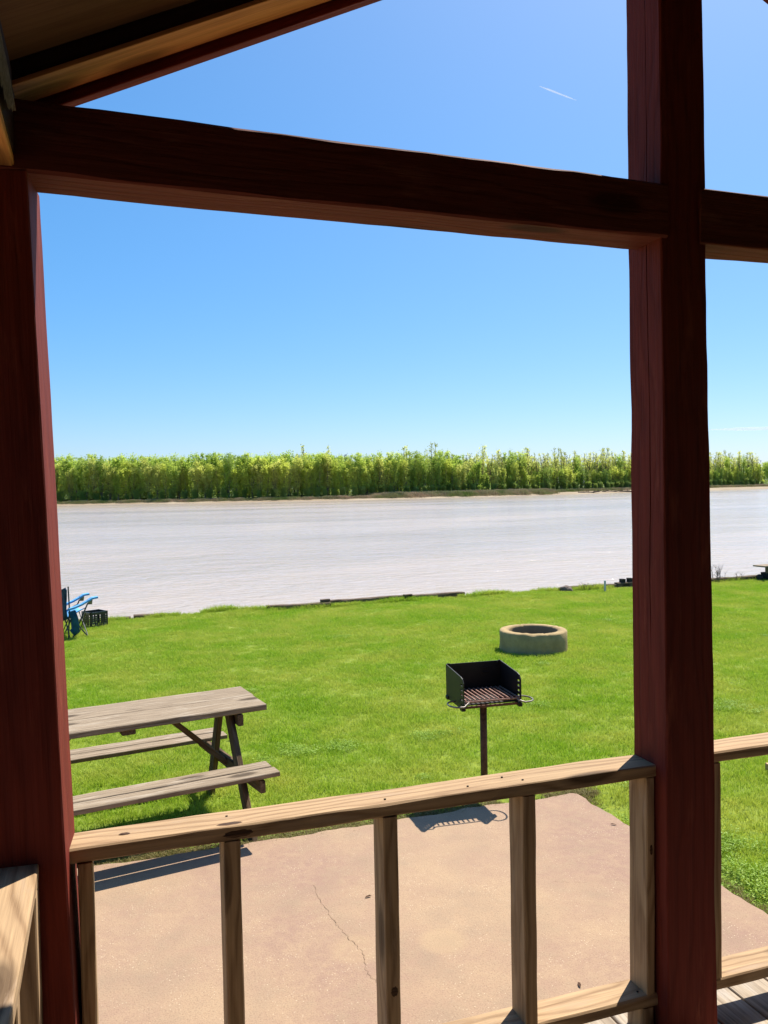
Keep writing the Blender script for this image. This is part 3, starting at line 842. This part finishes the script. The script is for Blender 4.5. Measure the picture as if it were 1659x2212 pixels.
def crate():
    root = empty('milk_crate', (-0.235, 14.60, 0), R(28))
    tag(root, 'black plastic milk crate on the grass beside the camp chair', 'crate')
    M0 = WM[root.name]
    S, Hh = 0.30, 0.255
    bm = bmesh.new()
    def wall(ax, sg):
        def bx(u, z, su, sz):
            c = (u, sg * S / 2, z) if ax == 'y' else (sg * S / 2, u, z)
            s_ = (su, 0.012, sz) if ax == 'y' else (0.012, su, sz)
            bm_box(bm, c, s_)
        bx(0, Hh - 0.022, S, 0.044); bx(0, 0.018, S, 0.036)
        for u in (-S / 2 + 0.012, S / 2 - 0.012): bx(u, Hh / 2, 0.024, Hh)
        for u in (-0.07, -0.035, 0.035, 0.07): bx(u, Hh / 2, 0.016, Hh - 0.08)
        for z in (0.07, 0.105, 0.14, 0.175): 
            for u in (-0.095, 0.095): bx(u, z, 0.10, 0.013)
        bx(0.0, 0.12, 0.03, 0.02)
    for ax in 'xy':
        for sg in (-1, 1): wall(ax, sg)
    link('crate_wall', me_bm('crate', bm), M_BLACKP, root, M0)
    bm = bmesh.new()
    for u in np.arange(-0.13, 0.14, 0.04):
        bm_box(bm, (u, 0, 0.012), (0.014, S - 0.02, 0.010)); bm_box(bm, (0, u, 0.0225), (S - 0.02, 0.014, 0.010))
    link('crate_floor', me_bm('cratefloor', bm), M_BLACKP, root, M0)
crate()

# ------------------------------------------------------------ things along the water edge
SH = 'old timbers edging the lawn at the water'
for k, (x0, x1, y, z, th, lab) in enumerate([
    (-3.0, 0.35, 15.16, -0.03, 0.10, 'dark old timber edging the lawn behind the milk crate'),
    (0.40, 1.15, 15.20, -0.015, 0.09, 'short dark edging timber at the water, left of the low grassy hump'),
    (2.75, 3.95, 15.12, 0.0, 0.11, 'dark edging timber starting at the right end of the left grassy hump'),
    (3.80, 5.60, 15.20, 0.02, 0.11, 'longest dark edging timber at the water, near the middle of the shore'),
    (5.45, 6.75, 15.22, 0.02, 0.10, 'edging timber with a raised end, left of the second grassy hump'),
    (9.0, 10.3, 15.16, 0.005, 0.10, 'edging timber behind the thin grey marker post'),
    (10.25, 12.2, 15.14, 0.025, 0.09, 'edging timber under the two short black stubs'),
    (12.2, 14.2, 15.05, 0.0, 0.09, 'edging timber right of the right red post by the bare bush')]):
    o = timber('edging_timber', (x0, y, z + 0.03), (x1, y + rng.uniform(-.04, .04), z + 0.03 + rng.uniform(-0.01, .015)), 0.14, th, M_OLD, seed=100 + k, rough=0.012, bevel=0.012)
    tag(o, lab, 'timber', SH)
for k, (xx, ww, lab) in enumerate([(3.86, 0.17, 'small block of wood lying on the joint of the edging timbers in mid shore'), (5.52, 0.16, 'flat wood scrap lying on the edging timber left of the second hump')]):
    o = timber('wood_scrap', (xx - ww / 2, 15.12, 0.115), (xx + ww / 2, 15.14, 0.118), 0.09, 0.04, M_OLD, seed=120 + k, rough=0.006)
    tag(o, lab, 'wood scrap', 'wood scraps on the edging timbers')

def blob(name, c, s, mat, seed, sub=3, amp=0.25):
    bm = bmesh.new()
    bmesh.ops.create_icosphere(bm, subdivisions=sub, radius=1.0)
    for v in bm.verts:
        n_ = noise.noise(v.co * 1.3 + Vector((seed, 0, 0))) + 0.4 * noise.noise(v.co * 4 + Vector((seed, 2, 0)))
        v.co *= 1 + amp * n_
        v.co = Vector((v.co.x * s[0], v.co.y * s[1], v.co.z * s[2]))
    return link(name, me_bm(name, bm), mat, None, Matrix.Translation(c))
tag(blob('rock', (8.93, 14.98, 0.045), (0.15, 0.11, 0.09), M_ROCK, 3), 'small brown rock at the water edge, left of the grey marker post', 'rock')
bm = bmesh.new(); bm_tube(bm, [(0, 0, -0.1), (0.0, 0, 0.225)], 0.021, 14)
o = link('marker_post', me_bm('marker', bm), M_PVC, None, Matrix.Translation((9.70, 14.72, 0)), smooth=False)
tag(o, 'thin pale grey marker post standing upright near the water', 'post')
for k, (px, lab) in enumerate([(10.42, 'left of the two short black posts on the shore timber'), (10.60, 'right of the two short black posts, half hidden by the red post')]):
    o = timber('mooring_stub', (px, 15.16, 0.0), (px + 0.005, 15.16, 0.175 + 0.01 * k), 0.105, 0.10, M_TAR, up=(0, -1, 0), seed=130 + k, rough=0.006, bevel=0.008)
    tag(o, lab, 'post', 'short black posts on the shore')
# plank bench on dark blocks at the right edge of the frame
root = empty('plank_bench', (13.9, 14.8, 0))
tag(root, 'low wooden plank bench on dark stacked blocks at the right end of the shore', 'bench')
timber('seat', (13.74, 14.82, 0.315), (15.3, 14.95, 0.315), 0.34, 0.03, M_GREY, root, seed=140)
timber('seat_apron', (13.80, 14.68, 0.232), (15.25, 14.80, 0.232), 0.04, 0.125, M_OLD, root, seed=141)
for k, bx_ in enumerate((13.97, 15.05)):
    timber('block_leg', (bx_, 14.80, -0.02), (bx_, 14.80, 0.169), 0.16, 0.26, M_TAR, root, up=(0, -1, 0), seed=142 + k, rough=0.008)
for k, (bx_, by_) in enumerate([(13.72, 14.76), (13.83, 14.90)]):
    o = blob('dark_block', (bx_, by_, 0.055), (0.065, 0.07, 0.072), M_TAR, 20 + k, 2, 0.3)
    tag(o, ['dark lumpy block on the grass under the plank bench end', 'second dark block just behind the first, under the plank bench'][k], 'block', 'dark blocks by the bench')

def bush(name, c, h, nst, spread, seed, label, lean=0):
    rr = random.Random(seed)
    bm = bmesh.new()
    for s in range(nst):
        a = rr.uniform(-1, 1) * spread + lean
        p = Vector((rr.uniform(-.18, .18) * spread * 1.5, rr.uniform(-.1, .1), -0.02)); pts = [p.copy()]
        hh = h * rr.uniform(0.55, 1.0); dirx = a * 0.6
        for q in range(5):
            p = p + Vector((dirx * hh / 5 + rr.uniform(-.015, .015), rr.uniform(-.02, .02), hh / 5)); pts.append(p.copy())
        bm_tube(bm, pts, [0.006, 0.005, 0.0045, 0.004, 0.003, 0.002], 5)
        for q in (2, 3, 4):
            for sg in (-1, 1):
                if rr.random() < 0.6:
                    e = pts[q] + Vector((sg * rr.uniform(.04, .10), rr.uniform(-.04, .04), rr.uniform(.04, .10)))
                    bm_tube(bm, [pts[q], (pts[q] + e) / 2 + Vector((0, 0, .01)), e], [0.003, 0.0025, 0.0018], 4)
    o = link(name, me_bm(name, bm), M_TWIG, None, Matrix.Translation(c))
    tag(o, label, 'bush')
bush('bare_bush', (12.75, 15.02, 0.0), 0.42, 11, 0.55, 5, 'leafless twiggy bush at the water edge, right of the red post')
bush('bare_sprig', (13.28, 14.98, 0.0), 0.22, 3, 0.2, 8, 'small leafless sprig between the bare bush and the plank bench')
bush('weed_sprig', (9.42, 15.08, 0.0), 0.15, 6, 0.6, 9, 'tiny dry weed at the water edge between the rock and the grey marker post')

# sawn lumber on the lawn, right edge
root = empty('lumber_plank', (4.9, 5.1, 0))
tag(root, 'fresh orange lumber with a pale sawn end, lying on the lawn at the right edge', 'plank')
timber('plank', (4.74, 5.00, 0.045), (5.9, 4.86, 0.05), 0.13, 0.05, M_LUMB, root, seed=150)
timber('end_cleat', (4.735, 4.95, -0.01), (4.725, 4.955, 0.115), 0.06, 0.045, M_DECK, root, up=(0, -1, 0), seed=151)

# dead leaves on the slab
LG = 'dead leaves on the patio'
for k, (lx, ly, lab) in enumerate([(1.287, 4.24, 'dead brown leaf on the patio, left of the middle baluster'),
                                   (3.07, 4.583, 'dead brown leaf on the patio near its right edge'),
                                   (1.93, 3.16, 'curled dry stem on the patio near the bottom rail')]):
    vs = [(-0.03, 0, 0), (-0.01, 0.010, 0.006), (0.02, 0.008, 0.009), (0.035, 0, 0.003), (0.02, -0.009, 0.006), (-0.01, -0.008, 0.004)]
    me = me_from('leaf', vs, [(0, 1, 2, 3, 4, 5)])
    bm = bmesh.new(); bm.from_mesh(me); bmesh.ops.solidify(bm, geom=list(bm.faces), thickness=0.001); bm.to_mesh(me); bm.free()
    o = link('dead_leaf', me, M_LEAFD, None, Matrix.Translation((lx, ly, 0.0255)) @ Matrix.Rotation(k * 2.1 + 0.2, 4, 'Z') @ Matrix.Scale(0.65, 4))
    tag(o, lab, 'leaf', LG)

# ------------------------------------------------------------ grass (stuff, instanced tufts)
def tuft_mesh(name, n, rad, hmin, hmax, wid, seed, lean=0.5, broad=False):
    rr = random.Random(seed); vs = []; fs = []
    for _ in range(n):
        r_ = rad * math.sqrt(rr.random()); a = rr.uniform(0, 2 * math.pi)
        x, y = r_ * math.cos(a), r_ * math.sin(a)
        b = rr.uniform(0, 2 * math.pi); h = rr.uniform(hmin, hmax); w = wid * rr.uniform(0.6, 1.3)
        l = rr.uniform(0.05, lean) * h; q = rr.uniform(0, 2 * math.pi)
        lx, ly = l * math.cos(q), l * math.sin(q)
        ux, uy = w * math.cos(b), w * math.sin(b)
        k = len(vs)
        if broad:
            vs += [(x, y, 0), (x + lx - ux, y + ly - uy, h), (x + lx * 1.6, y + ly * 1.6, h + w * 0.3), (x + lx + ux, y + ly + uy, h * 0.95)]
            vs += [(x + lx * 0.8, y + ly * 0.8, h * 0.92)]
            fs += [(k + 4, k + 1, k + 2, k + 3)]
        else:
            vs += [(x - ux, y - uy, -0.01), (x + ux, y + uy, -0.01), (x + lx * .4 + ux * .8, y + ly * .4 + uy * .8, h * .55), (x + lx * .4 - ux * .8, y + ly * .4 - uy * .8, h * .55), (x + lx * 1.3, y + ly * 1.3, h)]
            fs += [(k, k + 1, k + 2, k + 3), (k + 3, k + 2, k + 4)]
    return me_from(name, vs, fs)

def gn_scatter(name, pts, scales, protos, mat, kind='stuff', label=None, cat=None):
    """pts: (x,y,z). one object whose points carry instances of the prototype meshes"""
    me = bpy.data.meshes.new(name)
    me.from_pydata(pts, [], [])
    at_ = me.attributes.new('sc', 'FLOAT', 'POINT'); at_.data.foreach_set('value', scales)
    o = bpy.data.objects.new(name, me); COL.objects.link(o)
    coll = bpy.data.collections.new(name + '_tufts')
    for i, pm in enumerate(protos):
        po = bpy.data.objects.new(name + '_tuft', pm); pm.materials.append(mat)
        coll.objects.link(po)
    ng = bpy.data.node_groups.new(name + '_scatter', 'GeometryNodeTree')
    ng.interface.new_socket('Geometry', in_out='INPUT', socket_type='NodeSocketGeometry')
    ng.interface.new_socket('Geometry', in_out='OUTPUT', socket_type='NodeSocketGeometry')
    N = ng.nodes; gi = N.new('NodeGroupInput'); go = N.new('NodeGroupOutput')
    iop = N.new('GeometryNodeInstanceOnPoints'); ci = N.new('GeometryNodeCollectionInfo')
    ci.inputs['Collection'].default_value = coll; ci.inputs['Separate Children'].default_value = True
    iop.inputs['Pick Instance'].default_value = True
    ri = N.new('FunctionNodeRandomValue'); ri.data_type = 'INT'; ri.inputs[4].default_value = 0; ri.inputs[5].default_value = len(protos) - 1
    rr_ = N.new('FunctionNodeRandomValue'); rr_.data_type = 'FLOAT'; rr_.inputs[2].default_value = 0; rr_.inputs[3].default_value = 6.283
    cx = N.new('ShaderNodeCombineXYZ')
    na = N.new('GeometryNodeInputNamedAttribute'); na.data_type = 'FLOAT'; na.inputs[0].default_value = 'sc'
    L_ = ng.links.new
    L_(gi.outputs[0], iop.inputs['Points']); L_(ci.outputs[0], iop.inputs['Instance'])
    L_(ri.outputs[2], iop.inputs['Instance Index']); L_(rr_.outputs[1], cx.inputs[2]); L_(cx.outputs[0], iop.inputs['Rotation'])
    L_(na.outputs[0], iop.inputs['Scale']); L_(iop.outputs[0], go.inputs[0])
    md = o.modifiers.new('scatter', 'NODES'); md.node_group = ng
    tag(o, label, cat, None, kind)
    return o

def in_slab(x, y, m=0.0):
    return x < 3.15 + m and y < 5.165 + m
def in_ring(x, y): return (x - 5.47) ** 2 + (y - 10.03) ** 2 < 0.45 ** 2
pts, scs = [], []
rg = random.Random(11)
sp_ = 0.15
y = 3.0
while y < 15.15:
    x = -4.5 if y > 5.2 else 3.0
    xmax = max(4.8, 1.05 * y + 1.6)
    while x < xmax:
        px, py = x + rg.uniform(-.07, .07), y + rg.uniform(-.07, .07)
        nn = noise.noise(Vector((px * 1.4, py * 1.4, 8)))
        edge = in_slab(px, py, 0.17)
        if not in_slab(px, py, 0.045 + 0.05 * noise.noise(Vector((px * 3, py * 3, 1)))) and not in_ring(px, py) and py < bank_edge(px) - 0.05:
            pts.append((px, py, lawn_z(px, py)))
            s_ = (0.85 + 0.35 * nn) * rg.uniform(0.8, 1.25)
            if edge: s_ *= 0.62
            scs.append(s_)
        x += sp_
    y += sp_
protos = [tuft_mesh('tuft', 230, 0.15, 0.020, 0.052, 0.0022, 200 + k, 0.9) for k in range(5)]
gn_scatter('lawn_grass', pts, scs, protos, M_GRASS, label='short mown bright green lawn grass between the patio and the water', cat='grass')
# leafy weeds in patches, thickest along the slab edges
pts, scs = [], []
for _ in range(60000):
    px, py = rg.uniform(-2, 9), rg.uniform(3, 12)
    if in_slab(px, py, 0.04) or px > 1.05 * py + 1: continue
    nn = noise.noise(Vector((px * 1.1 + 20, py * 1.1, 8))) + 0.5 * noise.noise(Vector((px * 4 + 20, py * 4, 8)))
    near_edge = (px < 3.75 and py < 5.3) or (py < 5.5 and px < 3.4)
    if nn > (0.10 if near_edge else 0.62):
        pts.append((px, py, lawn_z(px, py))); scs.append(rg.uniform(0.6, 1.1) * (1.0 if near_edge else 0.85))
protos = [tuft_mesh('clover', 40, 0.07, 0.015, 0.045, 0.0065, 300 + k, 0.8, True) for k in range(4)]
gn_scatter('clover', pts, scs, protos, M_CLOVER, label='patches of small leafy clover and weeds in the lawn along the patio', cat='clover')
# dry thatch on the very edge of the slab
pts, scs = [], []
x = -1.0
while x < 3.3:
    for _ in range(6):
        if noise.noise(Vector((x * 2, 0, 4))) > -0.3: pts.append((x + rg.uniform(-.03, .03), 5.19 + rg.uniform(-.05, .09), 0.0)); scs.append(rg.uniform(0.5, 1.0))
    x += 0.05
y = 3.0
while y < 5.2:
    for _ in range(2):
        if noise.noise(Vector((3, y * 2, 4))) > -0.1: pts.append((3.19 + rg.uniform(-.03, .05), y, 0.0)); scs.append(rg.uniform(0.4, 0.8))
    y += 0.05
protos = [tuft_mesh('thatch', 50, 0.06, 0.008, 0.035, 0.0022, 330 + k, 2.2) for k in range(3)]
gn_scatter('dry_grass', pts, scs, protos, M_DRYG, label='dry brown thatch along the edge of the patio', cat='grass')
# rough grass along the bank edge
pts, scs = [], []
x = -3.0
while x < 17:
    for _ in range(3):
        px = x + rg.uniform(-.04, .04)
        d_ = noise.noise(Vector((px * 1.2, 0, 14)))
        if d_ > -0.15:
            py = bank_edge(px) - 0.03 + rg.uniform(-.10, .03); pts.append((px, py, ground_z(px, py))); scs.append(rg.uniform(0.7, 1.3) * (0.9 + d_))
    x += 0.06
protos = [tuft_mesh('edge_tuft', 60, 0.07, 0.03, 0.10, 0.0025, 350 + k, 0.9) for k in range(4)]
gn_scatter('bank_grass', pts, scs, protos, M_GRASS, label='longer ragged grass along the lip of the bank', cat='grass')

# ------------------------------------------------------------ far bank woods
def tree_proto(seed, H, dense=1.0, width=3.4, low=0.04, leafmat=M_TREE, stems=5, top_only=False, bare=False):
    """returns (trunk mesh, crown mesh or None)"""
    rr = random.Random(seed)
    bm = bmesh.new()
    limbs = []
    for s in range(stems):
        a = rr.uniform(0, 2 * math.pi); sp = width * rr.uniform(0.15, 0.55)
        hh = H * (rr.uniform(0.55, 0.86) if low < 0.1 else rr.uniform(0.72, 0.98))
        pts = [Vector((rr.uniform(-.3, .3), rr.uniform(-.3, .3), -0.6))]
        bend = rr.uniform(-0.5, 0.5)
        for q in range(1, 8):
            t = q / 7
            pts.append(Vector((math.cos(a) * sp * t ** 1.2 + bend * math.sin(3 * t) + rr.uniform(-.15, .15), math.sin(a) * sp * t ** 1.2 + rr.uniform(-.15, .15), hh * t)))
        r0 = rr.uniform(0.10, 0.17)
        bm_tube(bm, pts, [(r0 * (1 - 0.85 * q / 7) + 0.015) * (1.7 if bare or top_only or low > 0.2 else 1.0) for q in range(8)], 6, cap=False)
        limbs.append(pts)
        for q in range(2, 8):
            for _ in range(3 if not bare else 6):
                b = rr.uniform(0, 2 * math.pi); l = rr.uniform(0.6, 1.5) * (1.2 - q / 9)
                e = pts[q] + Vector((math.cos(b) * l, math.sin(b) * l, l * rr.uniform(0.7, 1.6)))
                mid = (pts[q] + e) / 2 + Vector((0, 0, -.1))
                bm_tube(bm, [pts[q], mid, e], [0.07, 0.05, 0.025] if bare or low > 0.2 else [0.05, 0.035, 0.018], 4, cap=False)
                limbs.append([pts[q], mid, e])
    trunk = me_bm('trunk', bm)
    if bare and dense <= 0: return trunk, None
    vs, fs = [], []
    centres = []
    for pts in limbs:
        for p in pts[1:]:
            if p.z > H * low and rr.random() < 0.75: centres.append((p, rr.uniform(0.35, 0.8) if len(pts) > 3 else rr.uniform(0.3, 0.6)))
    # rounded head of the crown, built of separate puffs
    lobes = [(Vector((rr.uniform(-.45, .45) * width, rr.uniform(-.45, .45) * width, H * rr.uniform(0.62, 0.82))), width * rr.uniform(0.34, 0.5), H * rr.uniform(0.12, 0.20)) for _ in range(5)]
    for (c0, a_, b_) in lobes:
        for _ in range(int(15 * min(1, dense + 0.1))):
            v = Vector((rr.gauss(0, 1), rr.gauss(0, 1), rr.gauss(0, 1))).normalized() * rr.uniform(0.55, 1.0)
            centres.append((c0 + Vector((v.x * a_, v.y * a_, v.z * b_)), rr.uniform(0.4, 0.75)))
    if low < 0.1:
        for _ in range(22):
            a = rr.uniform(0, 2 * math.pi); centres.append((Vector((math.cos(a) * width * .45, math.sin(a) * width * .45, rr.uniform(0.4, H * .55))), rr.uniform(.5, .9)))
    for (c, r_) in centres:
        if rr.random() < 0.18: continue
        n = int(26 * dense * (r_ / 0.7) ** 2) + 2
        for _ in range(n):
            d = Vector((rr.gauss(0, 1), rr.gauss(0, 1), rr.gauss(0, 1.25))) * r_ * 0.55
            p = c + d
            s = rr.uniform(0.13, 0.28)
            u = Vector((rr.gauss(0, 1), rr.gauss(0, 1), rr.gauss(0, 1))).normalized()
            w = u.orthogonal().normalized()
            k = len(vs)
            vs += [p - u * s, p + w * s * .7, p + u * s * 1.1, p - w * s * .7]
            fs.append((k, k + 1, k + 2, k + 3))
    crown = me_from('crown', vs, fs)
    return trunk, crown

def make_tree(name, pr, mat, loc, sc_, rz, label, group, sz=None):
    root = bpy.data.objects.new(name, None); COL.objects.link(root)
    root.empty_display_size = 1
    root.location = loc; root.rotation_euler = (0, 0, rz); root.scale = (sc_, sc_, sz or sc_)
    tag(root, label, 'tree', group)
    for nm, me, m in (('trunk', pr[0], M_TRUNK), ('crown', pr[1], mat)):
        if me is None: continue
        if not me.materials: me.materials.append(m)
        o = bpy.data.objects.new(nm, me); COL.objects.link(o); o.parent = root
        if me.materials[0] != m:
            o.material_slots[0].link = 'OBJECT'; o.material_slots[0].material = m
    return root
P_dense = [tree_proto(500 + k, 16.6, 1.05, 3.8) for k in range(5)]
P_mid = [tree_proto(520 + k, 17.2, 0.8, 4.0, low=0.08) for k in range(4)]
P_loose = [tree_proto(540 + k, 16.0, 0.34, 4.4, low=0.30, stems=4) for k in range(4)]
P_bare = [tree_proto(560 + k, 15.5, 0.0, 4.2, stems=4, bare=True) for k in range(3)]
P_brush = [tree_proto(590 + k, 8.0, 1.0, 3.6, low=0.02, stems=7) for k in range(3)]
P_small = [tree_proto(580 + k, 11.0, 0.55, 2.9, low=0.06, stems=6) for k in range(3)]
rt = random.Random(21)
x = -62.0
while x < 345:
    u = min(1, max(0, (x - 85) / 120.0))         # 0 dense at the left, 1 open at the right
    ys_ = shore_y(x) + beach_w(x) + rt.uniform(0.3, 2.2) + (0 if x < 80 else 1.0)
    z = ground_z(x, ys_)
    hs = 1.0 + 0.16 * noise.noise(Vector((x * 0.09, 1, 1)))
    if rt.random() > u * 0.92:
        pr = rt.choice(P_dense if rt.random() > u * 0.6 else P_mid)
        make_tree('willow_tree', pr, rt.choice([M_TREE, M_TREE, M_TREE2, M_TREE3]), (x, ys_, z), rt.uniform(0.76, 1.05) * hs * (1 - 0.16 * u), rt.uniform(0, 6.28),
                  'full yellow-green tree in the front row of the woods across the river', 'front row of leafy trees across the river')
    else:
        pr = rt.choice(P_small)
        make_tree('young_tree', pr, rt.choice([M_TREE, M_TREE3]), (x, ys_, z), rt.uniform(0.7, 1.1), rt.uniform(0, 6.28),
                  'low bushy young tree at the foot of the woods across the river', 'young bushy trees at the foot of the far woods')
    x += rt.uniform(2.2, 3.4) * (1 + 0.25 * u)
x = -60.0
while x < 345:
    u = min(1, max(0, (x - 85) / 120.0))
    ys_ = shore_y(x) + beach_w(x) + rt.uniform(3.5, 7)
    z = ground_z(x, ys_)
    if rt.random() > u * 0.9:
        make_tree('willow_tree', rt.choice(P_mid), M_TREE3, (x, ys_, z), rt.uniform(0.98, 1.12), rt.uniform(0, 6.28),
                  'tree standing behind the front row of the woods across the river', 'second row of trees across the river')
    else:
        make_tree('slender_tree', rt.choice(P_loose), M_TREE2, (x, ys_, z), rt.uniform(1.0, 1.16), rt.uniform(0, 6.28),
                  'tall thin-crowned tree with bare limbs showing, in the open woods across the river', 'thin-crowned trees across the river')
    x += rt.uniform(3.0, 4.6)
x = 60.0
while x < 350:
    ys_ = shore_y(x) + beach_w(x) + rt.uniform(8, 14)
    z = ground_z(x, ys_)
    if rt.random() < 0.6:
        make_tree('bare_tree', rt.choice(P_bare), None, (x, ys_, z), rt.uniform(1.05, 1.22), rt.uniform(0, 6.28),
                  'leafless grey tree rising above the woods across the river', 'leafless trees across the river')
    else:
        make_tree('slender_tree', rt.choice(P_loose), M_TREE2, (x, ys_, z), rt.uniform(1.08, 1.22), rt.uniform(0, 6.28),
                  'tall thin-crowned tree with bare limbs showing, in the open woods across the river', 'thin-crowned trees across the river')
    x += rt.uniform(3.2, 5.2)

x = -62.0
while x < 345:
    ys_ = shore_y(x) + beach_w(x) + rt.uniform(-0.8, 0.6)
    make_tree('young_tree', rt.choice(P_brush), M_TREE4, (x, ys_, ground_z(x, ys_)), rt.uniform(0.3, 0.6), rt.uniform(0, 6.28),
              'low bushy young tree at the foot of the woods across the river', 'young bushy trees at the foot of the far woods')
    x += rt.uniform(2.6, 5.2)

# the woods behind as one mass
pts, scs = [], []
for _ in range(1250):
    px = rt.uniform(-230, 400)
    py = shore_y(px) + beach_w(px) + rt.uniform(8, 45)
    u = min(1, max(0, (px - 85) / 120.0))
    if rt.random() < u * 0.72: continue
    pts.append((px, py, ground_z(px, py))); scs.append(rt.uniform(0.85, 1.0) * (1 - 0.15 * u))
def whole(pr):
    bm = bmesh.new(); bm.from_mesh(pr[1]); return me_bm('woods_tree', bm)
gn_scatter('woods', pts, scs, [whole(P_mid[0]), whole(P_mid[1]), whole(P_dense[2])], M_TREE3, label='depth of the green woods behind the front trees across the river', cat='woods')

# brown brush and reeds along the far shore
def brush_mesh(seed):
    rr = random.Random(seed); vs = []; fs = []
    for _ in range(420):
        x_, y_ = rr.gauss(0, 1.5), rr.gauss(0, 1.0)
        h = rr.uniform(0.5, 1.5) * math.exp(-(x_ / 3) ** 2); w = 0.06
        a = rr.uniform(0, 3.14); l = rr.uniform(-.3, .3)
        k = len(vs)
        vs += [(x_ - w * math.cos(a), y_ - w * math.sin(a), -0.2), (x_ + w * math.cos(a), y_ + w * math.sin(a), -0.2), (x_ + l + w * .5, y_, h), (x_ + l - w * .5, y_, h)]
        fs.append((k, k + 1, k + 2, k + 3))
    return me_from('brush', vs, fs)
pts, scs = [], []
for _ in range(2600):
    px = rt.uniform(-60, 340)
    w = beach_w(px)
    if px < 95:
        if rt.random() < 0.5: continue
        py = shore_y(px) + rt.uniform(3.6, 5.0); s_ = rt.uniform(0.35, 0.8)
    elif px < 175: py = shore_y(px) + rt.uniform(3.2, max(4, w)); s_ = rt.uniform(0.8, 1.35)
    else:
        py = shore_y(px) + w * rt.uniform(0.65, 1.15); s_ = rt.uniform(0.4, 0.9)
    pts.append((px, py, ground_z(px, py))); scs.append(s_)
gn_scatter('brush', pts, scs, [brush_mesh(1), brush_mesh(2), brush_mesh(3)], M_BRUSH, label='low brown brush and reeds along the far shore below the trees', cat='brush')

# driftwood on the far sand
for k in range(9):
    px = 188 + k * 5.2 + rt.uniform(-2, 2)
    py = shore_y(px) + rt.uniform(0.8, 5)
    root = empty('driftwood', (px, py, ground_z(px, py)), rt.uniform(-.4, .4))
    tag(root, 'dark driftwood log lying on the pale sand of the far shore', 'driftwood', 'driftwood logs on the far sand')
    bm = bmesh.new()
    L_ = rt.uniform(3, 7)
    bm_tube(bm, [(-L_ / 2, 0, 0.1), (0, rt.uniform(-.3, .3), 0.25), (L_ / 2, 0, rt.uniform(0.3, 0.9))], [0.28, 0.24, 0.12], 7)
    for q in range(3):
        xx = rt.uniform(-L_ / 2, L_ / 2)
        bm_tube(bm, [(xx, 0, 0.2), (xx + rt.uniform(-.6, .6), rt.uniform(-.4, .4), rt.uniform(0.8, 1.6))], [0.10, 0.04], 5)
    link('log', me_bm('log', bm), M_OLD, root, WM[root.name])

# ------------------------------------------------------------ contrails
def contrail(d0, d1, dist, w0, w1, label, alpha):
    t = NT('contrail_ice')
    t.base((0.9, 0.9, 0.92), 1.0, 0.0)
    p = t.new('TexCoord').outputs['Generated']
    sep = t.new('SeparateXYZ'); t.l(p, sep.inputs[0])
    n = t.noise(p, 9.0, 4, 0.6)
    al = t.math('MULTIPLY', t.ramp(n, [(0.25, 0.4), (0.6, 1.0)]), alpha)
    tl = t.new('BsdfTranslucent'); tl.inputs[0].default_value = (0.95, 0.95, 0.97, 1)
    df = t.new('BsdfDiffuse'); df.inputs[0].default_value = (0.95, 0.95, 0.97, 1)
    m1 = t.new('MixShader'); m1.inputs[0].default_value = 0.5; t.l(df.outputs[0], m1.inputs[1]); t.l(tl.outputs[0], m1.inputs[2])
    tp = t.new('BsdfTransparent'); m2 = t.new('MixShader'); t.l(al, m2.inputs[0]); t.l(tp.outputs[0], m2.inputs[1]); t.l(m1.outputs[0], m2.inputs[2])
    t.l(m2.outputs[0], t.out.inputs[0])
    a = Vector(d0).normalized() * dist + Vector((0, 0, EYE)); b = Vector(d1).normalized() * dist * 1.05 + Vector((0, 0, EYE))
    bm = bmesh.new()
    n_ = 24
    pts = [a.lerp(b, i / n_) for i in range(n_ + 1)]
    bm_tube(bm, pts, [(w0 + (w1 - w0) * i / n_) * (0.15 + 0.85 * min(1, 4 * i / n_, 4 * (1 - i / n_))) * (1 + 0.3 * noise.noise(Vector((i * 0.7, 0, 0)))) for i in range(n_ + 1)], 8)
    o = link('contrail', me_bm('contrail', bm), t.m, smooth=True)
    tag(o, label, 'contrail', 'thin white contrails in the sky')
contrail((0.446, 0.790, 0.420), (0.483, 0.777, 0.404), 20000, 22, 12, 'short slanting white contrail high in the sky left of the right post', 0.36)
contrail((0.640, 0.766, 0.0565), (0.80, 0.726, 0.058), 60000, 110, 90, 'faint white contrail low above the trees at the right edge', 0.35)
